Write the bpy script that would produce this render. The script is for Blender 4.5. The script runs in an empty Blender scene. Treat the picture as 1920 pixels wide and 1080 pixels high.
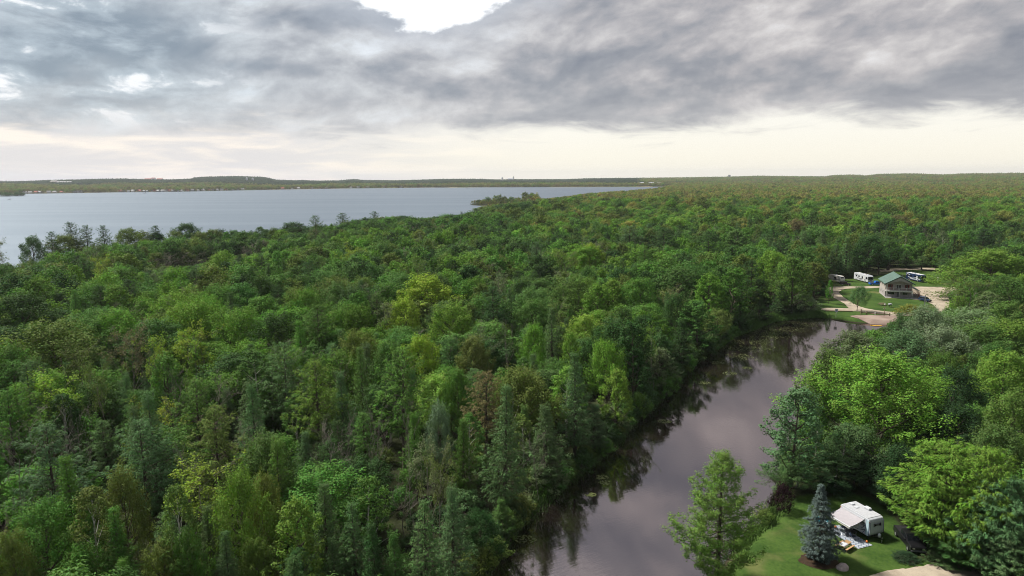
import bpy, math, random
import numpy as np
from mathutils import Matrix, Vector

PI = math.pi
sc = bpy.context.scene
C = bpy.data.collections.new('scene'); sc.collection.children.link(C)

# ------------------------------------------------------------------ camera
H, F = 50.0, 1280.0
K = H / 42.8
PITCH = math.atan(208 / 1280); ROLL = 0.00625
FW = np.array([0, math.cos(PITCH), -math.sin(PITCH)])
_r = np.array([1., 0, 0]); _u = np.array([0, math.sin(PITCH), math.cos(PITCH)])
RT = _r * math.cos(ROLL) - _u * math.sin(ROLL); UP = _u * math.cos(ROLL) + _r * math.sin(ROLL)
cd = bpy.data.cameras.new('camera'); cam = bpy.data.objects.new('camera', cd); C.objects.link(cam)
cd.sensor_width = 36; cd.lens = 24; cd.clip_start = 0.5; cd.clip_end = 60000
cam.matrix_world = Matrix(((RT[0], UP[0], -FW[0], 0), (RT[1], UP[1], -FW[1], 0), (RT[2], UP[2], -FW[2], H), (0, 0, 0, 1)))
sc.camera = cam

def gp(px, py, z=1.0):
    d = FW + RT * ((px - 960) / F) + UP * ((540 - py) / F)
    t = (z - H) / d[2]
    return np.array([d[0] * t, d[1] * t, z])
def PX(px, Y):                      # ground position from a column of the photo and a distance
    Y = Y * K
    return np.array([(px - 960) / F * (0.987 * Y + 8.0), Y])
def pj(p):
    v = np.asarray(p, float) - np.array([0, 0, H]); d = v @ FW
    return 960 + F * (v @ RT) / d, 540 - F * (v @ UP) / d

# ------------------------------------------------------------------ render settings, sky, sun
sc.render.engine = 'CYCLES'
sc.cycles.use_denoising = True; sc.cycles.filter_width = 1.0; sc.cycles.denoising_prefilter = 'FAST'
sc.cycles.max_bounces = 6; sc.cycles.diffuse_bounces = 1; sc.cycles.glossy_bounces = 2
sc.cycles.transmission_bounces = 3; sc.cycles.volume_bounces = 0; sc.cycles.transparent_max_bounces = 8
sc.cycles.use_adaptive_sampling = True; sc.cycles.adaptive_threshold = 0.01
sc.cycles.caustics_reflective = False; sc.cycles.caustics_refractive = False
sc.view_settings.view_transform = 'Standard'; sc.view_settings.look = 'None'
sc.view_settings.gamma = 1; sc.view_settings.exposure = 0.45
sc.view_settings.use_curve_mapping = False

SUN_EL, SUN_AZ = math.radians(50), math.radians(-58)   # azimuth clockwise from +Y (view direction)

class NT:
    """small helper to write node trees"""
    def __init__(s, tree): s.t = tree; s.n = tree.nodes; s.l = tree.links
    def add(s, typ, **kw):
        n = s.n.new(typ)
        for k, v in kw.items(): setattr(n, k, v)
        return n
    def put(s, inp, v):
        if isinstance(v, bpy.types.NodeSocket): s.l.new(v, inp)
        elif v is not None: inp.default_value = v
    def m(s, op, a, b=None, c=None, clamp=False):
        n = s.add('ShaderNodeMath', operation=op, use_clamp=clamp)
        s.put(n.inputs[0], a); s.put(n.inputs[1], b); s.put(n.inputs[2], c)
        return n.outputs[0]
    def vm(s, op, a, b=None, scale=None):
        n = s.add('ShaderNodeVectorMath', operation=op)
        s.put(n.inputs[0], a); s.put(n.inputs[1], b)
        if scale is not None: s.put(n.inputs['Scale'], scale)
        return n.outputs[0]
    def ss(s, x, lo, hi):
        n = s.add('ShaderNodeMapRange', interpolation_type='SMOOTHSTEP')
        s.put(n.inputs[0], x); s.put(n.inputs[1], lo); s.put(n.inputs[2], hi); n.inputs[3].default_value = 0; n.inputs[4].default_value = 1
        return n.outputs[0]
    def mix(s, f, a, b, blend='MIX'):
        n = s.add('ShaderNodeMix', data_type='RGBA', blend_type=blend)
        s.put(n.inputs[0], f)
        for i, v in ((6, a), (7, b)):
            if isinstance(v, (tuple, list)): v = tuple(v) + (1,) * (4 - len(v))
            s.put(n.inputs[i], v)
        return n.outputs[2]
    def noise(s, vec, scale, detail=4, rough=0.5, dist=0.0, out=0, dim='3D'):
        n = s.add('ShaderNodeTexNoise', noise_dimensions=dim)
        s.put(n.inputs['Vector'], vec); s.put(n.inputs['Scale'], scale); s.put(n.inputs['Detail'], detail)
        s.put(n.inputs['Roughness'], rough); s.put(n.inputs['Distortion'], dist)
        return n.outputs[out]
    def ramp(s, f, stops, interp='LINEAR'):
        n = s.add('ShaderNodeValToRGB'); s.put(n.inputs[0], f)
        cr = n.color_ramp; cr.interpolation = interp
        while len(cr.elements) < len(stops): cr.elements.new(0.5)
        for e, (p, c) in zip(cr.elements, stops): e.position = p; e.color = tuple(c) + (1,) * (4 - len(c))
        return n.outputs[0]

w = bpy.data.worlds.new('World'); sc.world = w; w.use_nodes = True
def build_sky():
    t = NT(w.node_tree); t.n.clear()
    tc = t.add('ShaderNodeTexCoord').outputs['Generated']
    sep = t.add('ShaderNodeSeparateXYZ'); t.put(sep.inputs[0], tc)
    x, y, z = sep.outputs
    hl = t.m('SQRT', t.m('ADD', t.m('MULTIPLY', x, x), t.m('MULTIPLY', y, y)))
    b = t.m('DIVIDE', z, t.m('MAXIMUM', hl, 0.001))            # tangent of the elevation
    a = t.m('ARCTAN2', x, y)                                   # azimuth from the view axis
    zz = t.m('ADD', t.m('MAXIMUM', z, 0.0), 0.13)
    P = t.add('ShaderNodeCombineXYZ'); t.put(P.inputs[0], t.m('DIVIDE', x, zz)); t.put(P.inputs[1], t.m('DIVIDE', y, zz))
    # cloud bands slant down to the right of the view
    rot = t.add('ShaderNodeVectorRotate', rotation_type='Y_AXIS'); t.put(rot.inputs['Vector'], tc); rot.inputs['Angle'].default_value = math.radians(9)
    str_ = t.vm('MULTIPLY', rot.outputs[0], (1.0, 1.0, 2.1))
    warp = t.noise(str_, 3.2, 4, 0.55, out=1)
    W = t.vm('ADD', str_, t.vm('SCALE', t.vm('SUBTRACT', warp, (0.5, 0.5, 0.5)), scale=0.10))
    vo = t.add('ShaderNodeTexVoronoi', feature='SMOOTH_F1'); t.put(vo.inputs['Vector'], W); vo.inputs['Scale'].default_value = 7.5; vo.inputs['Smoothness'].default_value = 0.7; vo.inputs['Detail'].default_value = 2.0; vo.inputs['Roughness'].default_value = 0.6
    big = t.noise(W, 3.9, 8, 0.55, 0.12)
    up_ = t.vm('ADD', W, (0.0, 0.0, 0.038))                    # relief: tops of the billows catch the light
    rel = t.m('MULTIPLY', t.m('SUBTRACT', big, t.noise(up_, 3.9, 8, 0.55, 0.12)), 1.7)
    band = t.noise(t.vm('MULTIPLY', str_, (0.7, 1, 1.6)), 1.9, 3, 0.45, 0.3)
    fine = t.noise(t.vm('MULTIPLY', t.vm('ADD', tc, t.vm('SCALE', warp, scale=0.05)), (1.0, 1.0, 1.7)), 13.0, 7, 0.58, 0.15)
    v = t.m('ADD', t.m('MULTIPLY', big, 0.62), t.m('MULTIPLY', band, 0.52))
    v = t.m('ADD', v, t.m('MULTIPLY', t.m('SUBTRACT', 0.55, vo.outputs['Distance']), 0.20))
    v = t.m('ADD', v, t.m('MULTIPLY', fine, 0.36))
    v = t.m('ADD', v, rel)
    v = t.m('SUBTRACT', v, 0.215)
    col = t.ramp(v, [(0.22, (0.235, 0.255, 0.300)), (0.38, (0.320, 0.335, 0.370)), (0.52, (0.450, 0.445, 0.465)), (0.66, (0.62, 0.61, 0.615)), (0.86, (0.86, 0.87, 0.89))])
    # lilac warm cast to the right, bluer to the left
    side = t.ss(a, -0.55, 0.35)
    col = t.mix(1.0, col, t.mix(side, (0.93, 1.01, 1.06), (1.03, 1.0, 0.975)), 'MULTIPLY')
    # broken bluish patches on the left
    pt = t.m('MULTIPLY', t.ss(a, -0.30, -0.50), t.m('MULTIPLY', t.ss(b, 0.05, 0.09), t.ss(b, 0.25, 0.20)))
    n3 = t.noise(t.vm('MULTIPLY', tc, (1, 1, 2.6)), 11.0, 6, 0.58, 0.3)
    col = t.mix(t.m('MULTIPLY', pt, 0.6), col, t.mix(t.ss(n3, 0.38, 0.62), (0.27, 0.34, 0.40), (0.62, 0.72, 0.78)))
    col = t.mix(t.m('MULTIPLY', pt, t.ss(n3, 0.565, 0.65)), col, (0.98, 1.0, 1.02))
    # thin high cloud near the horizon, warm
    n2 = t.noise(t.vm('MULTIPLY', tc, (1, 1, 7)), 7.0, 5, 0.55, 0.4)
    low_l = t.mix(t.ss(n2, 0.40, 0.66), (0.76, 0.74, 0.74), (1.02, 0.93, 0.83))
    low_r = t.mix(t.ss(b, 0.0, 0.09), (1.00, 0.95, 0.80), (0.99, 0.965, 0.88))
    low = t.mix(t.ss(a, -0.42, 0.12), low_l, low_r)
    # ragged lower edge of the deck
    en = t.noise(t.vm('MULTIPLY', tc, (1, 1, 4.5)), 8.0, 6, 0.6, 0.5)
    edge = t.m('ADD', t.m('MULTIPLY', t.ss(a, 0.15, 0.5), 0.007), 0.060)
    dd = t.m('SUBTRACT', t.m('ADD', b, t.m('MULTIPLY', t.m('SUBTRACT', en, 0.5), 0.085)), edge)
    deck = t.ss(dd, -0.010, 0.026)
    col = t.mix(t.ss(dd, 0.075, 0.0), col, t.mix(0.35, col, (0.80, 0.77, 0.75)))
    sky = t.mix(deck, low, col)
    # the white opening at the top
    gx = t.m('DIVIDE', t.m('SUBTRACT', a, -0.105), 0.135); gy = t.m('DIVIDE', t.m('SUBTRACT', b, 0.300), 0.090)
    gn = t.noise(t.vm('MULTIPLY', tc, (1, 1, 1.5)), 9.0, 7, 0.6, 0.3)
    gd = t.m('ADD', t.m('SQRT', t.m('ADD', t.m('MULTIPLY', gx, gx), t.m('MULTIPLY', gy, gy))), t.m('MULTIPLY', t.m('SUBTRACT', gn, 0.5), 1.3))
    gap = t.ss(gd, 1.06, 0.90)
    sky = t.mix(t.m('MULTIPLY', t.ss(gd, 1.7, 1.0), 0.45), sky, (0.66, 0.70, 0.76))
    sky = t.mix(gap, sky, (1.25, 1.27, 1.28))
    # a few scattered openings over the whole deck
    hn = t.noise(t.vm('MULTIPLY', P.outputs[0], (0.55, 1.0, 1)), 1.15, 7, 0.58, 0.3)
    sky = t.mix(t.m('MULTIPLY', t.ss(hn, 0.67, 0.74), deck), sky, (0.95, 0.96, 0.97))
    # underneath the horizon
    sky = t.mix(t.ss(z, -0.01, -0.05), sky, (0.20, 0.21, 0.20))
    nis = t.add('ShaderNodeTexSky', sky_type='NISHITA', sun_disc=False)
    nis.sun_elevation = SUN_EL; nis.sun_rotation = SUN_AZ; nis.altitude = 300
    b1 = t.add('ShaderNodeBackground'); t.put(b1.inputs[0], nis.outputs[0]); b1.inputs[1].default_value = 0.05
    b2 = t.add('ShaderNodeBackground'); t.put(b2.inputs[0], sky); b2.inputs[1].default_value = 0.80
    mx = t.add('ShaderNodeMixShader'); mx.inputs[0].default_value = 0.9
    t.l.new(b1.outputs[0], mx.inputs[1]); t.l.new(b2.outputs[0], mx.inputs[2])
    o = t.add('ShaderNodeOutputWorld'); t.l.new(mx.outputs[0], o.inputs[0])
    w.cycles.sampling_method = 'MANUAL'; w.cycles.sample_map_resolution = 512
build_sky()

sd = bpy.data.lights.new('sun', 'SUN'); sun = bpy.data.objects.new('sun', sd); C.objects.link(sun)
sd.energy = 5.0; sd.angle = math.radians(9); sd.color = (1.0, 0.95, 0.86)
sv = Vector((math.sin(SUN_AZ) * math.cos(SUN_EL), math.cos(SUN_AZ) * math.cos(SUN_EL), math.sin(SUN_EL)))
sun.rotation_euler = sv.to_track_quat('Z', 'Y').to_euler()

# ------------------------------------------------------------------ materials
def new_mat(name):
    m = bpy.data.materials.new(name); m.use_nodes = True; t = NT(m.node_tree); t.n.clear()
    o = t.add('ShaderNodeOutputMaterial')
    return m, t, o
def pbsdf(t, col, rough=0.6, metal=0.0, spec=0.3, normal=None):
    p = t.add('ShaderNodeBsdfPrincipled')
    if isinstance(col, (tuple, list)): col = tuple(col)[:3] + (1,)
    t.put(p.inputs['Base Color'], col); t.put(p.inputs['Roughness'], rough); t.put(p.inputs['Metallic'], metal)
    t.put(p.inputs['Specular IOR Level'], spec)
    if normal is not None: t.put(p.inputs['Normal'], normal)
    return p.outputs[0]
def bump(t, h, strength=0.4, dist=0.05):
    n = t.add('ShaderNodeBump'); n.inputs['Strength'].default_value = strength; n.inputs['Distance'].default_value = dist
    t.put(n.inputs['Height'], h); return n.outputs[0]
_mc = {}
def simple(name, col, rough=0.6, metal=0.0, var=0.18, scale=3.0, spec=0.3):
    if name in _mc: return _mc[name]
    m, t, o = new_mat(name)
    tc = t.add('ShaderNodeTexCoord').outputs['Object']
    n = t.noise(tc, scale, 5, 0.6); n2 = t.noise(tc, scale * 9, 3, 0.6)
    f = t.m('ADD', t.m('MULTIPLY', n, 0.7), t.m('MULTIPLY', n2, 0.3))
    lo = tuple(c * (1 - var) for c in col); hi = tuple(min(1, c * (1 + var)) for c in col)
    c = t.mix(t.ss(f, 0.3, 0.7), lo, hi)
    t.l.new(pbsdf(t, c, rough, metal, spec, bump(t, n2, 0.15, 0.02)), o.inputs[0])
    _mc[name] = m; return m

def leaf_material():
    m, t, o = new_mat('foliage')
    at = t.add('ShaderNodeAttribute', attribute_type='INSTANCER', attribute_name='tint')
    geo = t.add('ShaderNodeNewGeometry')
    pos = geo.outputs['Position']; rnd = geo.outputs['Random Per Island']
    base = at.outputs['Color']
    n = t.noise(pos, 0.55, 3, 0.6)
    hsv = t.add('ShaderNodeHueSaturation'); t.put(hsv.inputs['Color'], base)
    t.put(hsv.inputs['Hue'], t.m('ADD', 0.5, t.m('ADD', t.m('MULTIPLY', t.m('SUBTRACT', rnd, 0.5), 0.035), t.m('MULTIPLY', t.m('SUBTRACT', n, 0.5), 0.06))))
    t.put(hsv.inputs['Saturation'], t.m('ADD', 0.86, t.m('MULTIPLY', n, 0.25)))
    t.put(hsv.inputs['Value'], t.m('ADD', 0.74, t.m('ADD', t.m('MULTIPLY', rnd, 0.45), t.m('MULTIPLY', n, 0.35))))
    col = hsv.outputs[0]
    p = pbsdf(t, col, 0.75, 0, 0.06)
    tr = t.add('ShaderNodeBsdfTranslucent'); t.put(tr.inputs[0], t.mix(1.0, col, (1.15, 1.25, 0.6), 'MULTIPLY'))
    mx = t.add('ShaderNodeMixShader'); mx.inputs[0].default_value = 0.22
    t.l.new(p, mx.inputs[1]); t.l.new(tr.outputs[0], mx.inputs[2]); t.l.new(mx.outputs[0], o.inputs[0])
    return m
M_LEAF = leaf_material()
def bark_material(name, c0, c1, stretch=5.0, birch=False):
    m, t, o = new_mat(name)
    tc = t.add('ShaderNodeTexCoord').outputs['Object']
    v = t.vm('MULTIPLY', tc, (1, 1, 3.5) if birch else (stretch, stretch, 0.7))
    n = t.noise(v, 2.0, 5, 0.65)
    c = t.mix(t.ss(n, 0.38, 0.62) if not birch else t.ss(n, 0.56, 0.62), c0, c1)
    t.l.new(pbsdf(t, c, 0.85, 0, 0.1, bump(t, n, 0.5, 0.05)), o.inputs[0]); return m
M_BARK = bark_material('bark', (0.055, 0.042, 0.033), (0.13, 0.105, 0.088))
M_BIRCH = bark_material('birch_bark', (0.50, 0.48, 0.43), (0.10, 0.09, 0.08), birch=True)
M_DEAD = bark_material('dead_wood', (0.17, 0.145, 0.125), (0.30, 0.265, 0.235))

GRASS_LO, GRASS_HI = (0.024, 0.056, 0.010), (0.062, 0.110, 0.022)
def grass_nodes(t, pos):
    n1 = t.noise(pos, 0.16, 5, 0.6); n2 = t.noise(pos, 2.2, 4, 0.65)
    f = t.m('ADD', t.m('MULTIPLY', n1, 0.6), t.m('MULTIPLY', n2, 0.4))
    c = t.mix(t.ss(f, 0.32, 0.68), GRASS_LO, GRASS_HI)
    dry = t.ss(t.noise(pos, 0.09, 4, 0.55), 0.56, 0.72)
    return t.mix(t.m('MULTIPLY', dry, 0.6), c, (0.17, 0.16, 0.065)), n2
def terrain_material():
    m, t, o = new_mat('ground')
    geo = t.add('ShaderNodeNewGeometry'); pos = geo.outputs['Position']
    g = t.add('ShaderNodeAttribute', attribute_name='grass').outputs['Fac']
    fl = t.add('ShaderNodeAttribute', attribute_name='field').outputs['Fac']
    n = t.noise(pos, 0.35, 6, 0.65); n2 = t.noise(pos, 3.0, 4, 0.6)
    floor = t.mix(t.ss(n, 0.35, 0.65), (0.022, 0.026, 0.012), (0.045, 0.055, 0.022))
    gc, gn = grass_nodes(t, pos)
    c = t.mix(t.ss(t.m('ADD', g, t.m('MULTIPLY', t.m('SUBTRACT', n2, 0.5), 0.35)), 0.42, 0.58), floor, gc)
    sep = t.add('ShaderNodeSeparateXYZ'); t.put(sep.inputs[0], pos)
    fn = t.noise(pos, 0.0035, 3, 0.5)
    fc = t.mix(t.ss(fn, 0.44, 0.56), (0.11, 0.15, 0.05), (0.27, 0.23, 0.12))
    c = t.mix(t.ss(fl, 0.4, 0.6), c, fc)
    mud = t.ss(sep.outputs[2], 0.35, 0.05)
    c = t.mix(mud, c, (0.040, 0.034, 0.022))
    t.l.new(pbsdf(t, c, 0.95, 0, 0.1, bump(t, n2, 0.6, 0.12)), o.inputs[0]); return m
def lawn_material():
    m, t, o = new_mat('lawn_grass')
    pos = t.add('ShaderNodeNewGeometry').outputs['Position']
    c, n = grass_nodes(t, pos)
    fine = t.noise(pos, 14.0, 3, 0.7); worn = t.noise(pos, 0.45, 6, 0.7, 0.6)
    c = t.mix(t.m('MULTIPLY', t.ss(worn, 0.50, 0.70), 0.75), c, (0.13, 0.125, 0.05))
    c = t.mix(t.m('MULTIPLY', t.ss(worn, 0.44, 0.30), 0.5), c, (0.028, 0.06, 0.012))
    c = t.mix(t.m('MULTIPLY', t.ss(fine, 0.35, 0.7), 0.35), c, (0.03, 0.06, 0.012))
    t.l.new(pbsdf(t, c, 0.95, 0, 0.1, bump(t, fine, 0.8, 0.08)), o.inputs[0]); return m
def sand_material(name, lo, hi):
    m, t, o = new_mat(name)
    pos = t.add('ShaderNodeNewGeometry').outputs['Position']
    n1 = t.noise(pos, 0.22, 5, 0.6, 0.5); n2 = t.noise(pos, 5.0, 4, 0.6)
    c = t.mix(t.ss(t.m('ADD', t.m('MULTIPLY', n1, 0.75), t.m('MULTIPLY', n2, 0.25)), 0.35, 0.65), lo, hi)
    t.l.new(pbsdf(t, c, 0.95, 0, 0.1, bump(t, n2, 0.4, 0.04)), o.inputs[0]); return m
def river_material():
    m, t, o = new_mat('river_water')
    pos = t.add('ShaderNodeNewGeometry').outputs['Position']
    rot = t.add('ShaderNodeVectorRotate', rotation_type='Z_AXIS'); t.put(rot.inputs['Vector'], pos); rot.inputs['Angle'].default_value = math.radians(-30)
    v = t.vm('MULTIPLY', rot.outputs[0], (0.7, 2.4, 1))
    h = t.m('ADD', t.noise(v, 1.1, 3, 0.55), t.m('MULTIPLY', t.noise(pos, 0.15, 3, 0.5), 1.0))
    area = t.ss(t.noise(pos, 0.035, 3, 0.5), 0.40, 0.62)
    bn = t.add('ShaderNodeBump'); t.put(bn.inputs['Height'], h); t.put(bn.inputs['Strength'], t.m('ADD', 0.12, t.m('MULTIPLY', area, 0.35))); bn.inputs['Distance'].default_value = 0.020
    d = t.add('ShaderNodeBsdfDiffuse'); d.inputs[0].default_value = (0.012, 0.009, 0.008, 1)
    g = t.add('ShaderNodeBsdfGlossy'); g.inputs['Color'].default_value = (1.0, 0.88, 0.88, 1); g.inputs['Roughness'].default_value = 0.025
    t.l.new(bn.outputs[0], g.inputs['Normal'])
    fr = t.add('ShaderNodeFresnel'); fr.inputs[0].default_value = 5.0
    mx = t.add('ShaderNodeMixShader'); t.l.new(fr.outputs[0], mx.inputs[0]); t.l.new(d.outputs[0], mx.inputs[1]); t.l.new(g.outputs[0], mx.inputs[2])
    t.l.new(mx.outputs[0], o.inputs[0]); return m
def lake_material():
    m, t, o = new_mat('lake_water')
    pos = t.add('ShaderNodeNewGeometry').outputs['Position']
    v = t.vm('MULTIPLY', pos, (0.35, 1.0, 1))
    h = t.m('ADD', t.noise(v, 0.6, 4, 0.6), t.noise(pos, 0.03, 3, 0.5))
    bn = t.add('ShaderNodeBump'); t.put(bn.inputs['Height'], h); bn.inputs['Strength'].default_value = 1.0; bn.inputs['Distance'].default_value = 0.25
    streak = t.noise(t.vm('MULTIPLY', pos, (0.12, 1, 1)), 0.012, 4, 0.6)
    d = t.add('ShaderNodeBsdfDiffuse'); t.put(d.inputs[0], t.mix(t.ss(streak, 0.35, 0.65), (0.060, 0.078, 0.100), (0.085, 0.104, 0.126)))
    g = t.add('ShaderNodeBsdfGlossy'); t.put(g.inputs['Color'], (0.78, 0.89, 1.0, 1)); g.inputs['Roughness'].default_value = 0.38
    t.l.new(bn.outputs[0], g.inputs['Normal'])
    mx = t.add('ShaderNodeMixShader'); mx.inputs[0].default_value = 0.22; t.l.new(d.outputs[0], mx.inputs[1]); t.l.new(g.outputs[0], mx.inputs[2])
    t.l.new(mx.outputs[0], o.inputs[0]); return m

# ------------------------------------------------------------------ object helpers
def props(o, label=None, cat=None, group=None, kind=None):
    if label: o['label'] = label
    if cat: o['category'] = cat
    if group: o['group'] = group
    if kind: o['kind'] = kind
    return o
def link(o, parent=None):
    C.objects.link(o)
    if parent is not None: o.parent = parent
    return o
def thing(name, label, cat, loc, rz=0.0, group=None, scale=1.0):
    o = bpy.data.objects.new(name, None); link(o); o.location = tuple(loc); o.rotation_euler = (0, 0, rz)
    o.scale = (scale,) * 3 if not isinstance(scale, (tuple, list)) else scale
    o.empty_display_size = 0.5
    return props(o, label, cat, group)
def mesh_np(name, verts, faces, mats, mi=None, smooth=False):
    """verts (n,3); faces a list of arrays (m,3) or (m,4)"""
    me = bpy.data.meshes.new(name)
    verts = np.asarray(verts, np.float32)
    if not isinstance(faces, list): faces = [faces]
    faces = [np.asarray(f, np.int32) for f in faces if len(f)]
    me.vertices.add(len(verts)); me.vertices.foreach_set('co', verts.ravel())
    tot = np.concatenate([np.full(len(f), f.shape[1], np.int32) for f in faces]) if faces else np.zeros(0, np.int32)
    idx = np.concatenate([f.ravel() for f in faces]) if faces else np.zeros(0, np.int32)
    me.loops.add(len(idx)); me.loops.foreach_set('vertex_index', idx)
    me.polygons.add(len(tot)); st = np.concatenate([[0], np.cumsum(tot)[:-1]]).astype(np.int32) if len(tot) else tot
    me.polygons.foreach_set('loop_start', st); me.polygons.foreach_set('loop_total', tot)
    for m in (mats if isinstance(mats, list) else [mats]): me.materials.append(m)
    if mi is not None: me.polygons.foreach_set('material_index', np.asarray(mi, np.int32))
    if smooth: me.polygons.foreach_set('use_smooth', np.ones(len(tot), bool))
    me.update(calc_edges=True); return me
class MB:
    """collects boxes, prisms and tubes into one mesh"""
    def __init__(s): s.v = []; s.f = []
    def _a(s, vs, fs):
        b = len(s.v); s.v += [tuple(v) for v in vs]; s.f += [tuple(b + i for i in f) for f in fs]; return s
    def box(s, x0, x1, y0, y1, z0, z1):
        return s._a([(x0, y0, z0), (x1, y0, z0), (x1, y1, z0), (x0, y1, z0), (x0, y0, z1), (x1, y0, z1), (x1, y1, z1), (x0, y1, z1)],
                    [(0, 3, 2, 1), (4, 5, 6, 7), (0, 1, 5, 4), (1, 2, 6, 5), (2, 3, 7, 6), (3, 0, 4, 7)])
    def bar(s, p, q, w, h=None):
        h = h or w; p = Vector(p); q = Vector(q); d = (q - p).normalized()
        u = d.cross(Vector((0, 0, 1))); u = u.normalized() if u.length > 1e-4 else Vector((1, 0, 0)); n = u.cross(d)
        c = [u * w / 2 + n * h / 2, -u * w / 2 + n * h / 2, -u * w / 2 - n * h / 2, u * w / 2 - n * h / 2]
        return s._a([p + k for k in c] + [q + k for k in c], [(0, 1, 2, 3), (7, 6, 5, 4), (0, 4, 5, 1), (1, 5, 6, 2), (2, 6, 7, 3), (3, 7, 4, 0)])
    def prism(s, pts, axis, a0, a1):
        """pts 2-D outline extruded along axis ('x','y','z')"""
        n = len(pts)
        def mk(p, a): return (a, p[0], p[1]) if axis == 'x' else (p[0], a, p[1]) if axis == 'y' else (p[0], p[1], a)
        return s._a([mk(p, a0) for p in pts] + [mk(p, a1) for p in pts],
                    [tuple(range(n))[::-1], tuple(range(n, 2 * n))] + [(i, (i + 1) % n, n + (i + 1) % n, n + i) for i in range(n)])
    def tube(s, pts, rs, n=8, cap=True):
        b = len(s.v); pts = [Vector(p) for p in pts]
        if not isinstance(rs, (list, tuple)): rs = [rs] * len(pts)
        for i, (p, r) in enumerate(zip(pts, rs)):
            d = (pts[min(i + 1, len(pts) - 1)] - pts[max(i - 1, 0)]).normalized()
            u = d.cross(Vector((0, 0, 1))); u = u.normalized() if u.length > 0.05 else Vector((1, 0, 0)); w_ = d.cross(u)
            for k in range(n):
                t = 2 * PI * k / n; s.v.append(tuple(p + u * math.cos(t) * r + w_ * math.sin(t) * r))
        for i in range(len(pts) - 1):
            for k in range(n): a = b + i * n + k; c = b + i * n + (k + 1) % n; s.f.append((a, c, c + n, a + n))
        if cap: s.f.append(tuple(b + k for k in range(n))[::-1]); s.f.append(tuple(b + (len(pts) - 1) * n + k for k in range(n)))
        return s
    def build(s, name, mat, parent=None, loc=None, smooth=False, bevel=0.0):
        me = bpy.data.meshes.new(name); me.from_pydata(s.v, [], s.f); me.materials.append(mat); me.update()
        if smooth:
            for p in me.polygons: p.use_smooth = True
        o = bpy.data.objects.new(name, me); link(o, parent)
        if loc is not None: o.location = tuple(loc)
        if bevel:
            bm_ = o.modifiers.new('bevel', 'BEVEL'); bm_.width = bevel; bm_.segments = 2; bm_.limit_method = 'ANGLE'
        return o

# ------------------------------------------------------------------ outlines of water and clearings
Z0 = 1.0
left_px = [(700, 1500), (760, 1300), (850, 1160), (915, 1080), (970, 1000), (1020, 955), (1085, 895), (1160, 835), (1195, 790), (1262, 732), (1300, 685), (1345, 652),
           (1372, 632), (1412, 617), (1448, 603), (1487, 598), (1520, 595), (1550, 596)]
right_px = [(1562, 600), (1600, 605), (1640, 608), (1672, 609), (1672, 622), (1640, 640), (1590, 675), (1548, 715), (1525, 760), (1500, 810), (1482, 860), (1462, 905),
            (1450, 940), (1440, 960), (1428, 985), (1400, 1006), (1368, 1040), (1340, 1085), (1290, 1160), (1230, 1300), (1150, 1500)]
river_poly = np.array([gp(*p, 0)[:2] for p in left_px + right_px])
lake_pts = [PX(-1500, 90), PX(-900, 140), PX(-400, 200), PX(0, 262), PX(100, 300), PX(200, 340), PX(400, 400), PX(600, 470), PX(700, 515), PX(800, 565), PX(850, 600), PX(872, 680), PX(888, 800), PX(900, 890)]
lake_pts += [gp(918, 387.5, 0)[:2], gp(900, 386, 0)[:2], gp(879, 384.4, 0)[:2], gp(886, 382.5, 0)[:2], gp(915, 378, 0)[:2], gp(960, 376.5, 0)[:2]]
lake_pts += [PX(1040, 1190), PX(1110, 1330), PX(1180, 1560), PX(1240, 1900), PX(1262, 2500), PX(1268, 2950)]
lake_pts += [gp(x, y, 0)[:2] for x, y in [(1240, 350.1), (1100, 350.8), (973, 351.2), (800, 351.8), (640, 353.6), (466, 356.6), (333, 359.6), (233, 360.5), (100, 362.6), (0, 364)]]
lake_pts += [PX(-500, 2000), PX(-1200, 1600), PX(-2500, 1100)]
lake_poly = np.array(lake_pts)
isl = gp(22, 368, 0)[:2]                       # small island at the left

def inside(poly, P):
    x, y = P[:, 0], P[:, 1]; r = np.zeros(len(P), bool); n = len(poly)
    for i in range(n):
        x0, y0 = poly[i]; x1, y1 = poly[(i + 1) % n]
        if y0 == y1: continue
        c = ((y0 > y) != (y1 > y)) & (x < (x1 - x0) * (y - y0) / (y1 - y0) + x0); r ^= c
    return r
def dist(poly, P, closed=True):
    d = np.full(len(P), 1e18); n = len(poly)
    for i in range(n if closed else n - 1):
        a = poly[i]; b = poly[(i + 1) % n]; ab = b - a
        t = np.clip(((P - a) @ ab) / max(ab @ ab, 1e-9), 0, 1)
        q = P - a - t[:, None] * ab; d = np.minimum(d, (q * q).sum(1))
    return np.sqrt(d)
def sdf(poly, P): d = dist(poly, P); return np.where(inside(poly, P), -d, d)   # negative inside
def G(pts, z=Z0): return np.array([gp(*p, z)[:2] for p in pts])
zx = lambda x, y: (1500 + x / 4.571, 440 + y / 4.571)          # close-up coordinates of the lodge area
zy = lambda x, y: (1400 + x / 4.154, 820 + y / 4.154)          # close-up coordinates of the campsite
lodge_clear = G([zx(*p) for p in [(130, 700), (150, 560), (230, 440), (270, 400), (440, 372), (680, 350), (900, 300), (1180, 320), (1290, 360), (1330, 470), (1340, 520), (1330, 640),
                                  (1250, 700), (1100, 760), (780, 790), (560, 760), (330, 735), (230, 745)]])
camp_clear = G([(1418, 1003), (1452, 962), (1470, 938), (1520, 925), (1545, 935), (1580, 922), (1640, 935), (1680, 975), (1700, 1000), (1712, 1040), (1790, 1075), (1900, 1150), (1700, 1400), (1200, 1400), (1345, 1085), (1368, 1040)])
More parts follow.
